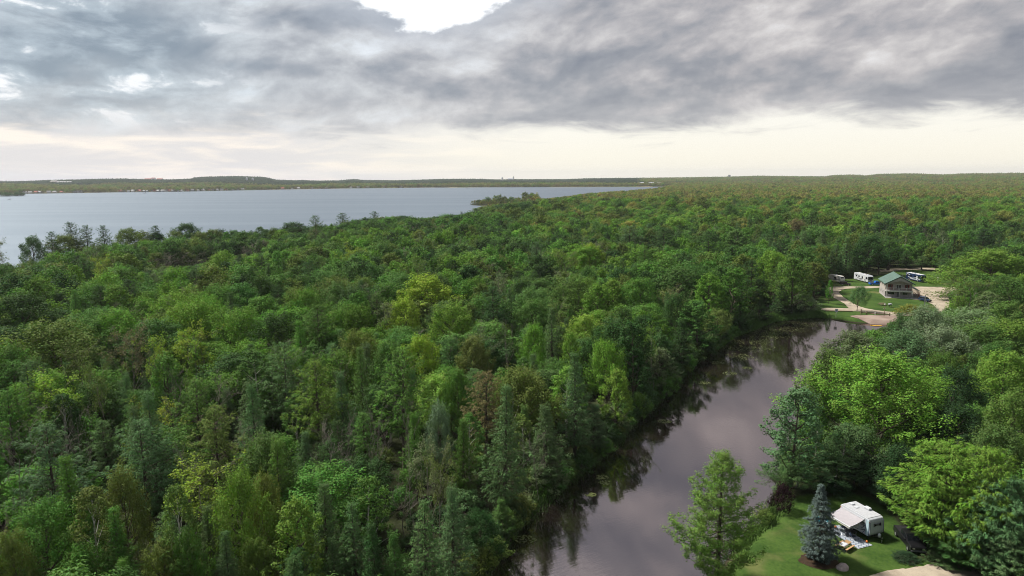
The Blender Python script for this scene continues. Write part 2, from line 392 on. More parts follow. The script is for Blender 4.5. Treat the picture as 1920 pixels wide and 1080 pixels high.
marsh = np.vstack([gp(905, 386.2, 0)[:2], gp(980, 383, 0)[:2], gp(1080, 382.5, 0)[:2], gp(1110, 387, 0)[:2], gp(1060, 391.5, 0)[:2], gp(960, 392.5, 0)[:2], gp(918, 390, 0)[:2]])
road_back = G([zx(*p) for p in [(700, 318), (860, 306), (1000, 300), (1200, 300), (1200, 287), (1000, 285), (850, 290), (700, 300)]])

skyline = np.array([(-400, 341), (0, 341), (60, 340.5), (100, 339), (160, 338), (200, 337), (240, 336.5), (300, 338), (340, 337.5), (370, 336.3), (380, 334), (400, 333), (450, 332), (500, 333.3), (520, 338.3), (560, 339.5), (575, 339), (600, 340.5),
                    (640, 340), (670, 337.2), (680, 339), (740, 340), (780, 339), (840, 337), (900, 337), (940, 338.7), (960, 338), (1060, 338), (1100, 336), (1200, 335), (1280, 334), (1360, 332.7), (1420, 331), (1480, 331.7), (1545, 332),
                    (1560, 329.5), (1600, 329), (1612, 331), (1640, 328), (1700, 327), (1760, 328.6), (1800, 327), (1920, 326), (2400, 324)])
def sky_h(px, D):
    py = np.interp(px, skyline[:, 0], skyline[:, 1])
    hz = 332 + 6 - px * 0.00625
    return H + (hz - py) / F * D
def terrain_height(P):
    r = np.hypot(P[:, 0], P[:, 1]); Y = np.maximum(P[:, 1], 1.0)
    s = np.minimum(sdf(river_poly, P), sdf(lake_poly, P))
    s = np.where(np.hypot((P[:, 0] - isl[0]) / 1.0, (P[:, 1] - isl[1]) / 1.0) < 45, 40 - np.hypot(P[:, 0] - isl[0], P[:, 1] - isl[1]), s)
    h = np.where(s < 0, np.maximum(-1.5, s * 0.5), np.minimum(Z0, s * 0.42))
    px = 960 + F * P[:, 0] / Y
    px = np.where(P[:, 1] > 50, px, 960)
    D = 6400.0
    top = sky_h(px, D) - 13.0
    r0 = np.interp(px, [0, 640, 1200, 1500, 1920], [2750, 3500, 3800, 3000, 2500])
    u = np.clip((r - r0) / (D - r0), 0, 1); u = u * u * (3 - 2 * u)
    hill = (top - Z0) * u * np.exp(-np.maximum(r - D, 0) ** 2 / 2500 ** 2)
    hill = np.where(P[:, 1] > 50, hill, 0)
    # low rolling ground in the middle distance on the left, fields showing
    und = 5.0 * np.sin(px * 0.021 + r * 0.0017) * np.clip((r - r0) / 800, 0, 1) * (1 - u)
    return h + np.where(s > 30, hill + und, 0)

def build_terrain():
    rad = [4.0]
    while rad[-1] < 420: rad.append(rad[-1] * 1.0125 + 0.0)
    while rad[-1] < 16000: rad.append(rad[-1] * 1.032)
    rad = np.array(rad)
    az = np.concatenate([np.arange(-180, -46, 4.0), np.arange(-46, 46.01, 0.35), np.arange(50, 180, 4.0)]); az = np.radians(az)
    A, Rr = np.meshgrid(az, rad)
    P = np.stack([np.sin(A).ravel() * Rr.ravel(), np.cos(A).ravel() * Rr.ravel()], 1)
    h = terrain_height(P)
    nr, na = len(rad), len(az)
    V = np.column_stack([P, h]); V = np.vstack([V, [[0, 0, Z0]]])
    i = np.arange(nr - 1)[:, None] * na; j = np.arange(na)[None, :]; j2 = (j + 1) % na
    Q = np.stack([(i + j), (i + j2), (i + na + j2), (i + na + j)], -1).reshape(-1, 4)[:, ::-1]
    T = np.stack([np.arange(na), (np.arange(na) + 1) % na, np.full(na, nr * na)], 1)
    me = mesh_np('ground', V, [Q, T], terrain_material(), smooth=True)
    g = np.zeros(len(V), np.float32)
    for poly in (lodge_clear, camp_clear): g = np.maximum(g, np.clip(0.5 - sdf(poly, V[:, :2]) / 5.0, 0, 1))
    g = np.maximum(g, np.clip(0.5 - sdf(marsh, V[:, :2]) / 30.0, 0, 1))
    a = me.attributes.new('grass', 'FLOAT', 'POINT'); a.data.foreach_set('value', g)
    r = np.hypot(V[:, 0], V[:, 1]); fl = np.clip((r - 2900) / 500, 0, 1).astype(np.float32)
    a = me.attributes.new('field', 'FLOAT', 'POINT'); a.data.foreach_set('value', fl)
    o = bpy.data.objects.new('ground', me); link(o); props(o, kind='structure')
build_terrain()

def smooth_poly(pts, sub=5, jit=0.0, seed=1):
    rng = np.random.default_rng(seed); pts = np.asarray(pts, float); n = len(pts); out = []
    for i in range(n):
        p0, p1, p2, p3 = pts[i - 1], pts[i], pts[(i + 1) % n], pts[(i + 2) % n]
        for k in range(sub):
            t = k / sub
            q = 0.5 * ((2 * p1) + (-p0 + p2) * t + (2 * p0 - 5 * p1 + 4 * p2 - p3) * t * t + (-p0 + 3 * p1 - 3 * p2 + p3) * t ** 3)
            out.append(q + rng.normal(0, jit, 2))
    return np.array(out)
def sheet(name, poly, z, mat, label=None):
    poly = np.asarray(poly)
    if sum(poly[i - 1][0] * poly[i][1] - poly[i][0] * poly[i - 1][1] for i in range(len(poly))) < 0: poly = poly[::-1]
    me = bpy.data.meshes.new(name); me.from_pydata([(p[0], p[1], z) for p in poly], [], [tuple(range(len(poly)))]); me.materials.append(mat)
    o = bpy.data.objects.new(name, me); link(o); props(o, label, kind='structure'); return o
# water sheets
def grow(poly, d):
    n = len(poly); out = []
    area = sum(poly[i][0] * poly[(i + 1) % n][1] - poly[(i + 1) % n][0] * poly[i][1] for i in range(n))
    s = 1 if area > 0 else -1
    for i in range(n):
        e = poly[(i + 1) % n] - poly[i - 1]; e = e / (np.linalg.norm(e) + 1e-9); out.append(poly[i] + np.array([e[1], -e[0]]) * d * s)
    return np.array(out)
sheet('river_water', grow(river_poly, 2.5), 0.0, river_material())
sheet('lake_water', grow(lake_poly, 6.0), 0.0, lake_material())

M_SAND = sand_material('sandy_gravel', (0.26, 0.215, 0.165), (0.42, 0.36, 0.28))
M_BEACH = sand_material('beach_sand', (0.20, 0.145, 0.12), (0.31, 0.24, 0.20))
M_LAWN = lawn_material()
road_pts = [(190, 632), (255, 628), (400, 631), (405, 615), (360, 580), (290, 540), (250, 500), (235, 470), (262, 449), (360, 444), (480, 444), (680, 442), (700, 455), (590, 460), (450, 461), (370, 470),
            (338, 492), (350, 515), (400, 555), (460, 590), (540, 625), (640, 646), (760, 660), (900, 672), (1050, 680), (1160, 668), (1175, 650), (1160, 620), (1130, 595), (1100, 582), (1080, 568), (1020, 560), (985, 558),
            (960, 548), (975, 500), (940, 455), (1010, 446), (1130, 448), (1290, 449), (1345, 462), (1340, 482), (1290, 492), (1262, 510), (1278, 550), (1282, 590), (1258, 640), (1262, 680), (1200, 705), (1060, 705), (900, 695), (760, 683), (620, 668), (500, 658), (400, 655), (300, 651), (190, 648)]
sheet('dirt_road', smooth_poly(G([zx(*p) for p in road_pts]), 4, 0.10), Z0 + 0.05, M_SAND)
def draped(name, poly, step, lift, mat):
    lo, hi = poly.min(0), poly.max(0); nx = int((hi[0] - lo[0]) / step) + 2; ny = int((hi[1] - lo[1]) / step) + 2
    X, Y = np.meshgrid(lo[0] + np.arange(nx) * step, lo[1] + np.arange(ny) * step); P = np.stack([X.ravel(), Y.ravel()], 1)
    i = np.arange(ny - 1)[:, None] * nx + np.arange(nx - 1)[None]; q = np.stack([i, i + 1, i + nx + 1, i + nx], -1).reshape(-1, 4)
    ins = inside(poly, P[q].mean(1)); q = q[ins]; z = terrain_height(P) + lift
    o = bpy.data.objects.new(name, mesh_np(name, np.column_stack([P, z]), q, mat, smooth=True)); link(o); props(o, kind='structure')
draped('beach', smooth_poly(G([zx(*p) for p in [(430, 702), (520, 697), (640, 696), (800, 696), (840, 716), (820, 756), (740, 757), (640, 750), (560, 738), (470, 718)]], 0.8), 4, 0.1), 0.35, 0.10, M_BEACH)
sheet('forest_road', smooth_poly(road_back, 3, 0.2), Z0 + 0.05, M_SAND)
sheet('camp_road', smooth_poly(G([(1618, 1088), (1642, 1077), (1672, 1069), (1700, 1066), (1740, 1060), (1800, 1058), (1900, 1070), (1990, 1100), (1990, 1130), (1900, 1110), (1800, 1096), (1720, 1100), (1640, 1118), (1600, 1130)]), 4, 0.08), Z0 + 0.05, M_SAND)
M_MULCH = sand_material('mulch', (0.035, 0.024, 0.016), (0.075, 0.05, 0.032))
_c = gp(1536, 1052)
sheet('mulch_bed', smooth_poly([(_c[0] + 2.5 * math.cos(a) * random.uniform(.9, 1.1), _c[1] + 1.9 * math.sin(a)) for a in np.linspace(0, 2 * PI, 15)[:-1]], 3, 0.05), Z0 + 0.04, M_MULCH)

# ------------------------------------------------------------------ tree builders
UPV = np.array([0, 0, 1.0])
def nrm(v): return v / (np.linalg.norm(v, axis=-1, keepdims=True) + 1e-9)
def rand_unit(rng, n): return nrm(rng.normal(size=(n, 3)))
def leaf_quads(Cn, N, T, L, W):
    N = nrm(N); S = nrm(np.cross(N, T)); T = nrm(np.cross(S, N))
    L = np.asarray(L)[:, None] * 0.5; W = np.asarray(W)[:, None] * 0.5
    V = np.stack([Cn - T * L, Cn + S * W, Cn + T * L, Cn - S * W], 1).reshape(-1, 3)
    return V, np.arange(len(V)).reshape(-1, 4)
def merge(parts):
    vs, fs, b = [], [], 0
    for v, f in parts:
        if len(v) == 0: continue
        vs.append(v); fs.append(f + b); b += len(v)
    return (np.vstack(vs), np.vstack(fs)) if vs else (np.zeros((0, 3)), np.zeros((0, 4), int))
def tube_np(pts, rad, n=4):
    pts = np.asarray(pts, float); k = len(pts); d = np.gradient(pts, axis=0); d = nrm(d)
    ref = np.where(np.abs(d[:, 2:3]) > 0.9, np.array([[1., 0, 0]]), np.array([[0, 0, 1.]]))
    u = nrm(np.cross(d, ref)); w_ = np.cross(d, u)
    t = np.arange(n) * 2 * PI / n
    V = pts[:, None] + (u[:, None] * np.cos(t)[None, :, None] + w_[:, None] * np.sin(t)[None, :, None]) * np.asarray(rad)[:, None, None]
    i = np.arange(k - 1)[:, None] * n; j = np.arange(n)[None]; j2 = (j + 1) % n
    Fq = np.stack([i + j, i + j2, i + n + j2, i + n + j], -1).reshape(-1, 4)
    return V.reshape(-1, 3), Fq
def clump_leaves(rng, c, ax, a, b, n, ls, asp, out, flat=0.5, cull=-0.35):
    u = rand_unit(rng, int(n * 1.6)); k = (u @ (nrm(out * 0.8 + UPV * 0.8))) > cull - rng.random(len(u)) * 0.5; u = u[k][:n]
    al = u @ ax; perp = u - al[:, None] * ax
    rr = rng.uniform(0.55, 1.12, len(u))[:, None]
    taper = (1 - 0.45 * np.clip(al, 0, 1))[:, None]
    p = c + (ax * (al * a)[:, None] + perp * b * taper) * rr
    N = nrm(u + UPV * flat + rng.normal(0, 0.45, u.shape)); T = nrm(rng.normal(size=u.shape) + ax * 0.8)
    s = ls * rng.uniform(0.7, 1.3, len(u))
    return leaf_quads(p, N, T, s, s * asp)
def limb(rng, p0, p1, r0, r1, bend=0.12, k=5, n=4):
    t = np.linspace(0, 1, k)[:, None]; L = np.linalg.norm(p1 - p0)
    q = p0 + (p1 - p0) * t + np.sin(t * PI) * rng.normal(0, bend * L * 0.5, 3) + np.array([0, 0, -1]) * (np.sin(t * PI) * bend * L * 0.5)
    return tube_np(q, np.linspace(r0, r1, k), n)

def tree_broad(seed, H=16, R=4.2, base=0.28, ncl=70, lpc=110, ls=0.36, plume=0.6, asp=0.6, skew=0.75, trunk_n=7, nlimb=14, cs=1.0, sparse=1.0, low=0.15, lr=1.0):
    rng = np.random.default_rng(seed); crown, wood = [], []
    lean = rng.normal(0, 0.35, 2); ph = rng.uniform(0, 6.28, 3)
    k = 7; t = np.linspace(0, 1, k)
    tp = np.column_stack([lean[0] * t ** 2, lean[1] * t ** 2, -0.4 + (H * 0.86 + 0.4) * t])
    wood.append(tube_np(tp, np.interp(t, [0, .08, 1], [0.028 * H * .55, 0.017 * H * .6, 0.03]), trunk_n))
    for i in range(ncl):
        tt = ((i + rng.random()) / ncl) ** 0.8
        prof = math.sin(PI * min(1, (low + (1 - low) * tt ** skew))) ** 0.55 if tt < 0.97 else 0.15
        ang = i * 2.39996 + rng.normal(0, 0.3)
        lob = 1 + 0.26 * math.sin(2 * ang + ph[0]) + 0.22 * math.sin(3 * ang + ph[1] + tt * 6) + 0.12 * math.sin(5 * ang + ph[2] + tt * 9)
        rr = R * prof * rng.uniform(0.45, 1.0) ** 0.5 * lob
        z = H * base + tt * (H * (1 - base) - 0.9)
        out = np.array([math.cos(ang), math.sin(ang), 0.0])
        c = np.array([lean[0] * tt, lean[1] * tt, 0]) + out * rr + UPV * z
        ax = nrm(out * (0.9 - 0.6 * tt) + UPV * plume + rng.normal(0, 0.15, 3))
        s = cs * R / 4.2 * rng.uniform(0.75, 1.25)
        crown.append(clump_leaves(rng, c, ax, 1.55 * s * (0.7 + 0.6 * plume), 0.95 * s, int(lpc * sparse * rng.uniform(0.8, 1.2)), ls, asp, out))
        if i % max(1, ncl // nlimb) == 0:
            zb = max(H * base * 0.6, z - rr * 0.9 - 1.0); q = zb / (H * 0.86)
            wood.append(limb(rng, np.array([lean[0] * q * q, lean[1] * q * q, zb]), c, (0.07 + 0.004 * H) * lr, 0.025 * lr, n=4))
    return merge(wood), merge(crown)

def tree_whorl(seed, H=18, R=3.6, base=0.22, levels=22, per=5, droop=0.0, up=0.25, curve=0.25, tuft=9, twigs=9, ls=0.42, asp=0.28, start=0.35, irr=0.4, power=0.8, tuft_r=0.30, trunk_r=0.017, flat=0.7, topr=0.04):
    """conifer: whorled branches carrying needle tufts on side twigs"""
    rng = np.random.default_rng(seed); crown, wood = [], []
    lean = rng.normal(0, 0.25, 2)
    t = np.linspace(0, 1, 8); tp = np.column_stack([lean[0] * t ** 2, lean[1] * t ** 2, -0.4 + (H + 0.4) * t])
    wood.append(tube_np(tp, np.interp(t, [0, .05, 1], [trunk_r * H * 1.3, trunk_r * H, 0.02]), 7))
    for lv in range(levels):
        tt = (lv + rng.uniform(-0.3, 0.3)) / (levels - 1); tt = min(max(tt, 0), 0.985)
        z = H * (base + (1 - base) * tt)
        prof = (1 - tt) ** power * min(1.0, 0.45 + tt * 3.0)
        a0 = rng.uniform(0, 6.28)
        for b in range(per):
            ang = a0 + 2 * PI * b / per + rng.normal(0, 0.25)
            L = max(R * prof * rng.uniform(1 - irr, 1 + irr * 0.5), topr * H * (0.5 + rng.random() * .5))
            out = np.array([math.cos(ang), math.sin(ang), 0.0]); sidev = np.array([-out[1], out[0], 0])
            p0 = np.array([lean[0] * tt ** 2, lean[1] * tt ** 2, z])
            s = np.linspace(0, 1, 5)[:, None]
            upk = up + 0.5 * tt ** 3
            path = p0 + out * L * s + UPV * (L * (upk * s - droop * s * (1 - s) * 2 + curve * s ** 2.2)) + sidev * rng.normal(0, 0.08) * L * s ** 2
            if L > 0.7: wood.append(tube_np(path, np.linspace(0.02 + 0.012 * L, 0.01, 5), 3))
            nt = max(3, int(twigs * (0.4 + 0.6 * L / R)))
            q = rng.uniform(start if L > 1 else 0.1, 1.03, nt); q.sort()
            c = np.column_stack([np.interp(q, s[:, 0], path[:, k]) for k in range(3)])
            spread = L * 0.20 * np.clip(1.25 - q, 0.1, 1) + 0.12
            off = rng.uniform(-1, 1, nt)
            c = c + sidev * (off * spread)[:, None] * 1.5 + UPV * rng.normal(0, 0.06, nt)[:, None]
            d = nrm(out * 0.9 + sidev * off[:, None] * 0.7 + UPV * (0.30 + upk))
            n = nt * tuft
            cc = np.repeat(c, tuft, 0); dd = np.repeat(d, tuft, 0)
            ru = rand_unit(rng, n); T = nrm(dd + ru * 0.75)
            sz = ls * rng.uniform(0.7, 1.25, n) * (1 - 0.4 * tt * tt)
            P_ = cc + T * (sz * 0.45)[:, None] + ru * tuft_r * rng.random(n)[:, None]
            N = nrm(UPV * flat + ru * 0.6 + out * 0.25)
            crown.append(leaf_quads(P_, N, T, sz, sz * asp))
    return merge(wood), merge(crown)

def tree_bare(seed, H=15, spread=0.45, depth=3, leafy=0, r0=0.13, ls=0.3, first=0.3, nb=12, lps=4):
    rng = np.random.default_rng(seed); wood, crown = [], []
    tips = []
    def grow_(p, d, L, r, lv):
        k = 5; q = [p]; dd = d
        for i in range(k - 1):
            dd = nrm(dd + rng.normal(0, 0.10, 3) + UPV * 0.05); q.append(q[-1] + dd * L / (k - 1))
        q = np.array(q); wood.append(tube_np(q, np.linspace(r, r * 0.35, k), 5 if lv == 0 else 3))
        if lv == depth: tips.extend(q[2:]); return
        m = nb if lv == 0 else rng.integers(3, 6)
        for i in range(m):
            s = rng.uniform(first if lv == 0 else 0.25, 1.0); j = s * (k - 1); a = int(min(j, k - 2)); b = q[a] + (q[a + 1] - q[a]) * (j - a)
            sidev = rand_unit(rng, 1)[0]; sidev = nrm(sidev - (sidev @ d) * d)
            nd = nrm(d * 0.75 + sidev * rng.uniform(0.45, 0.95) + UPV * 0.25)
            grow_(b, nd, L * spread * rng.uniform(0.6, 1.1) * (1.15 - 0.5 * s if lv == 0 else 1), max(r * 0.42 * (1.1 - 0.6 * s), 0.016), lv + 1)
    grow_(np.array([0, 0, -0.3]), nrm(np.array([rng.normal(0, .05), rng.normal(0, .05), 1])), H * 0.95, r0, 0)
    if leafy:
        tp = np.array(tips); sel = tp[rng.random(len(tp)) < leafy]
        cc = np.repeat(sel, lps, 0); cc = cc + rng.normal(0, 0.28, cc.shape); n = len(cc)
        crown.append(leaf_quads(cc, UPV + rng.normal(0, 0.6, (n, 3)), rand_unit(rng, n), ls * rng.uniform(.7, 1.3, n), ls * 0.6 * rng.uniform(.7, 1.3, n)))
    return merge(wood), merge(crown)

SPEC = {}
def add_spec(key, wood, crown, bark, Hn, Rn):
    SPEC[key] = dict(wood=mesh_np('trunk_' + key, wood[0], wood[1], bark, smooth=True), crown=mesh_np('crown_' + key, crown[0], crown[1], M_LEAF) if len(crown[0]) else None,
                     H=Hn, R=Rn, raw=(wood, crown))
# near variants
for i in range(4): add_spec(f'maple{i}', *tree_broad(10 + i, H=16, R=4.3, ncl=62, lpc=215, cs=1.2, ls=0.27, plume=0.75 + 0.1 * (i % 2)), M_BARK, 16, 4.3)
for i in range(3): add_spec(f'oak{i}', *tree_broad(20 + i, H=14, R=4.8, base=0.24, ncl=66, lpc=205, ls=0.27, plume=0.35, skew=0.6, cs=1.0), M_BARK, 14, 4.8)
for i in range(3): add_spec(f'poplar{i}', *tree_broad(30 + i, H=18, R=3.0, base=0.2, ncl=85, lpc=85, ls=0.30, plume=0.6, skew=0.9, cs=1.0, low=0.28), M_BARK, 18, 3.0)
for i in range(3): add_spec(f'birch{i}', *tree_broad(40 + i, H=16, R=2.5, base=0.35, ncl=52, lpc=80, ls=0.25, plume=0.3, cs=0.95, nlimb=12, low=0.25, lr=0.45), M_BIRCH, 16, 2.5)
for i in range(3): add_spec(f'pine{i}', *tree_whorl(50 + i, H=19, R=4.4, levels=22, per=5, up=0.12, curve=0.28, tuft=10, twigs=11, ls=0.46, asp=0.24, start=0.30, irr=0.6, power=0.48, base=0.30), M_BARK, 19, 4.4)
for i in range(3): add_spec(f'larch{i}', *tree_whorl(60 + i, H=17, R=3.5, levels=34, per=6, up=0.10, droop=0.10, curve=0.25, tuft=9, twigs=9, ls=0.38, asp=0.22, start=0.2, irr=0.5, power=1.0, base=0.14, tuft_r=0.35, flat=0.4), M_BARK, 17, 3.0)
for i in range(2): add_spec(f'fir{i}', *tree_whorl(70 + i, H=14, R=2.9, levels=34, per=6, up=-0.05, droop=0.10, curve=0.15, tuft=9, twigs=7, ls=0.30, asp=0.3, start=0.1, irr=0.2, power=0.9, base=0.06, tuft_r=0.2), M_BARK, 14, 2.5)
for i in range(3): add_spec(f'dead{i}', *tree_bare(80 + i, H=15, depth=3, r0=0.085, nb=15), M_DEAD, 15, 2.6)
for i in range(2): add_spec(f'half{i}', *tree_bare(86 + i, H=15, depth=3, leafy=0.55, lps=7, spread=0.5, r0=0.10), M_DEAD, 15, 3.0)
for i in range(3): add_spec(f'shrub{i}', *tree_broad(90 + i, H=4.2, R=2.3, base=0.10, ncl=46, lpc=75, ls=0.22, plume=0.45, nlimb=8, cs=1.1, low=0.3), M_BARK, 4.2, 2.3)
# heroes
add_spec('cypress', *tree_whorl(5, H=18.5, R=6.2, levels=24, per=5, up=0.30, droop=0.25, curve=0.16, tuft=15, twigs=26, ls=0.38, asp=0.24, start=0.34, irr=0.4, power=0.62, base=0.10, tuft_r=0.5, trunk_r=0.02, flat=0.4), M_BARK, 18.5, 6.2)
add_spec('bluespruce', *tree_whorl(6, H=10.5, R=2.75, levels=24, per=9, up=-0.10, droop=0.04, curve=0.12, tuft=11, twigs=12, ls=0.27, asp=0.28, start=0.22, irr=0.16, power=1.0, base=0.05, tuft_r=0.13, flat=1.0, topr=0.012), M_BARK, 10.5, 2.75)
for i in range(2): add_spec(f'plumepine{i}', *tree_whorl(7 + i, H=16, R=6.0, levels=24, per=7, up=0.35, droop=0.05, curve=0.30, tuft=16, twigs=18, ls=0.44, asp=0.22, start=0.30, irr=0.35, power=0.5, base=0.06, tuft_r=0.26, flat=0.7), M_BARK, 16, 6.0)
add_spec('bigmaple', *tree_broad(9, H=20, R=6.4, base=0.10, ncl=130, lpc=290, ls=0.25, plume=0.7, skew=0.7, cs=0.82, nlimb=20, low=0.22), M_BARK, 20, 6.4)
add_spec('bigmaple1', *tree_broad(19, H=18, R=6.0, base=0.12, ncl=110, lpc=220, ls=0.27, plume=0.5, skew=0.6, cs=0.82, nlimb=16, low=0.2), M_BARK, 18, 6.0)
# mid-distance variants (fewer, larger leaves)
MID = []
for i in range(3): MID.append(tree_broad(110 + i, H=16, R=4.3, ncl=44, lpc=95, ls=0.47, plume=0.75, cs=1.25, nlimb=4, trunk_n=4))
for i in range(3): MID.append(tree_broad(120 + i, H=14, R=4.8, base=0.2, ncl=48, lpc=95, ls=0.47, plume=0.3, skew=0.6, nlimb=3, trunk_n=4, cs=1.1))
for i in range(2): MID.append(tree_broad(130 + i, H=18, R=3.0, base=0.2, ncl=46, lpc=65, ls=0.42, plume=0.6, nlimb=3, trunk_n=4, cs=1.15, low=0.28))
for i in range(2): MID.append(tree_whorl(140 + i, H=19, R=4.3, levels=17, per=5, up=0.12, curve=0.28, tuft=8, twigs=9, ls=0.62, asp=0.3, start=0.3, irr=0.6, power=0.48, base=0.3))
for i in range(2): MID.append(tree_whorl(150 + i, H=17, R=3.5, levels=24, per=5, up=0.05, droop=0.1, curve=0.2, tuft=6, twigs=8, ls=0.55, asp=0.28, start=0.1, irr=0.45, power=1.0, base=0.12, tuft_r=0.4, flat=0.3))
MID.append(tree_broad(160, H=4.2, R=2.3, base=0.05, ncl=20, lpc=40, ls=0.42, plume=0.45, nlimb=0x7fff, cs=1.3, low=0.3))
MIDH = [(16, 4.3)] * 3 + [(14, 4.8)] * 3 + [(18, 3.0)] * 2 + [(19, 4.3)] * 2 + [(17, 3.0)] * 2 + [(4.2, 2.3)]
MID += [SPEC['maple0']['raw'], SPEC['oak0']['raw'], SPEC['larch0']['raw'], SPEC['pine0']['raw']]
MIDKEY = ['maple'] * 3 + ['oak'] * 3 + ['poplar'] * 2 + ['pine'] * 2 + ['larch'] * 2 + ['shrub']
MIDH += [(16, 4.3), (14, 4.8), (17, 3.5), (19, 4.4)]
FAR = [tree_broad(210 + i, H=15, R=4.6, base=0.15, ncl=22, lpc=36, ls=0.95, plume=0.45, cs=1.3, nlimb=0x7fff, trunk_n=3, skew=0.65) for i in range(3)]
FAR += [tree_whorl(220 + i, H=18, R=3.8, levels=11, per=4, up=0.15, curve=0.25, tuft=2, twigs=5, ls=1.7, asp=0.4, start=0.2, irr=0.4, power=0.65, base=0.25) for i in range(1)]
def grove(seed):
    rng = np.random.default_rng(seed); parts = []
    for i in range(16):
        x, y = rng.uniform(-24, 24, 2); k = rng.integers(0, 4)
        v, f = FAR[k][1]; n = len(f); sel = f[rng.random(n) < 0.45]
        s = rng.uniform(0.8, 1.25); a = rng.uniform(0, 6.28); c_, s_ = math.cos(a), math.sin(a)
        vv = v * s; cen = vv.reshape(-1, 4, 3).mean(1, keepdims=True); vv = (cen + (vv.reshape(-1, 4, 3) - cen) * 1.5).reshape(-1, 3)
        vv = np.column_stack([vv[:, 0] * c_ - vv[:, 1] * s_ + x, vv[:, 0] * s_ + vv[:, 1] * c_ + y, vv[:, 2]])
        q = vv[sel].reshape(-1, 3); parts.append((q, np.arange(len(q)).reshape(-1, 4)))
    return (np.zeros((0, 3)), np.zeros((0, 4), int)), merge(parts)
GROVE = [grove(300 + i) for i in range(4)]

def forest_object(name, protos, pos, scl, rotz, idx, tint, label):
    """one object: its own mesh holds the crown shapes and the tree positions; geometry nodes place a crown on every position"""
    vs, fs, mi, var, b = [], [], [], [], 0
    for k, (wood, crown) in enumerate(protos):
        for (v, f), m in ((wood, 1), (crown, 0)):
            if len(v) == 0: continue
            vs.append(v); fs.append(f + b); mi += [m] * len(f); var += [k] * len(v); b += len(v)
    n0 = b; vs.append(pos); var += list(100 + np.asarray(idx)); n = len(pos)
    me = mesh_np(name, np.vstack(vs), np.vstack(fs), [M_LEAF, M_BARK], mi)
    def attr(nm, typ, key, arr, width):
        full = np.ones((n0 + n, width), np.float32); full[n0:] = np.asarray(arr, np.float32).reshape(n, width)
        a = me.attributes.new(nm, typ, 'POINT'); a.data.foreach_set(key, full.ravel())
    attr('scl', 'FLOAT_VECTOR', 'vector', scl, 3); attr('rotz', 'FLOAT', 'value', rotz, 1); attr('tint', 'FLOAT_VECTOR', 'vector', tint, 3)
    a = me.attributes.new('variant', 'INT', 'POINT'); a.data.foreach_set('value', np.array(var, np.int32))
    o = bpy.data.objects.new(name, me); link(o); props(o, label, kind='stuff')
    g = bpy.data.node_groups.new(name, 'GeometryNodeTree')
    g.interface.new_socket('Geometry', in_out='INPUT', socket_type='NodeSocketGeometry'); g.interface.new_socket('Geometry', in_out='OUTPUT', socket_type='NodeSocketGeometry')
    gi = g.nodes.new('NodeGroupInput'); go = g.nodes.new('NodeGroupOutput'); L = g.links.new
    def named(nm, dt):
        q = g.nodes.new('GeometryNodeInputNamedAttribute'); q.data_type = dt; q.inputs[0].default_value = nm; return [s for s in q.outputs if s.enabled][0]
    va = named('variant', 'INT'); sa = named('scl', 'FLOAT_VECTOR'); ra = named('rotz', 'FLOAT')
    cx = g.nodes.new('ShaderNodeCombineXYZ'); L(ra, cx.inputs[2])
    e2r = g.nodes.new('FunctionNodeEulerToRotation'); L(cx.outputs[0], e2r.inputs[0])
    jn = g.nodes.new('GeometryNodeJoinGeometry')
    def sep(val):
        c = g.nodes.new('FunctionNodeCompare'); c.data_type = 'INT'; c.operation = 'EQUAL'
        ins = [s for s in c.inputs if s.enabled]; L(va, ins[0]); ins[1].default_value = val
        s = g.nodes.new('GeometryNodeSeparateGeometry'); s.domain = 'POINT'; L(gi.outputs[0], s.inputs[0]); L(c.outputs[0], s.inputs[1]); return s.outputs[0]
    for k in range(len(protos)):
        ip = g.nodes.new('GeometryNodeInstanceOnPoints'); L(sep(100 + k), ip.inputs['Points']); L(sep(k), ip.inputs['Instance'])
        L(e2r.outputs[0], ip.inputs['Rotation']); L(sa, ip.inputs['Scale']); L(ip.outputs[0], jn.inputs[0])
    L(jn.outputs[0], go.inputs[0])
    md = o.modifiers.new('trees', 'NODES'); md.node_group = g
    return o

# ------------------------------------------------------------------ tints
TINT = dict(
    yellow=(0.130, 0.185, 0.022), lime=(0.088, 0.152, 0.025), bright=(0.075, 0.145, 0.022), green=(0.058, 0.120, 0.024), mid=(0.050, 0.098, 0.026),
    dark=(0.030, 0.060, 0.020), deep=(0.022, 0.045, 0.018), olive=(0.072, 0.100, 0.026), blue=(0.062, 0.108, 0.048), teal=(0.054, 0.094, 0.038),
    brown=(0.095, 0.088, 0.045), grey=(0.080, 0.100, 0.052), silver=(0.105, 0.145, 0.085), spruceblue=(0.072, 0.100, 0.084), purple=(0.018, 0.010, 0.012), cyp=(0.095, 0.150, 0.032), gold=(0.115, 0.120, 0.030))
CWORD = dict(yellow='yellow-green', lime='lime green', bright='bright green', green='fresh green', mid='mid-green', dark='dark green', deep='very dark green', olive='olive green', blue='bluish green',
             teal='cool blue-green', brown='brownish', grey='grey-green', silver='pale silvery green', spruceblue='silver-blue', purple='blackish purple', cyp='soft feathery green', gold='yellow-olive')

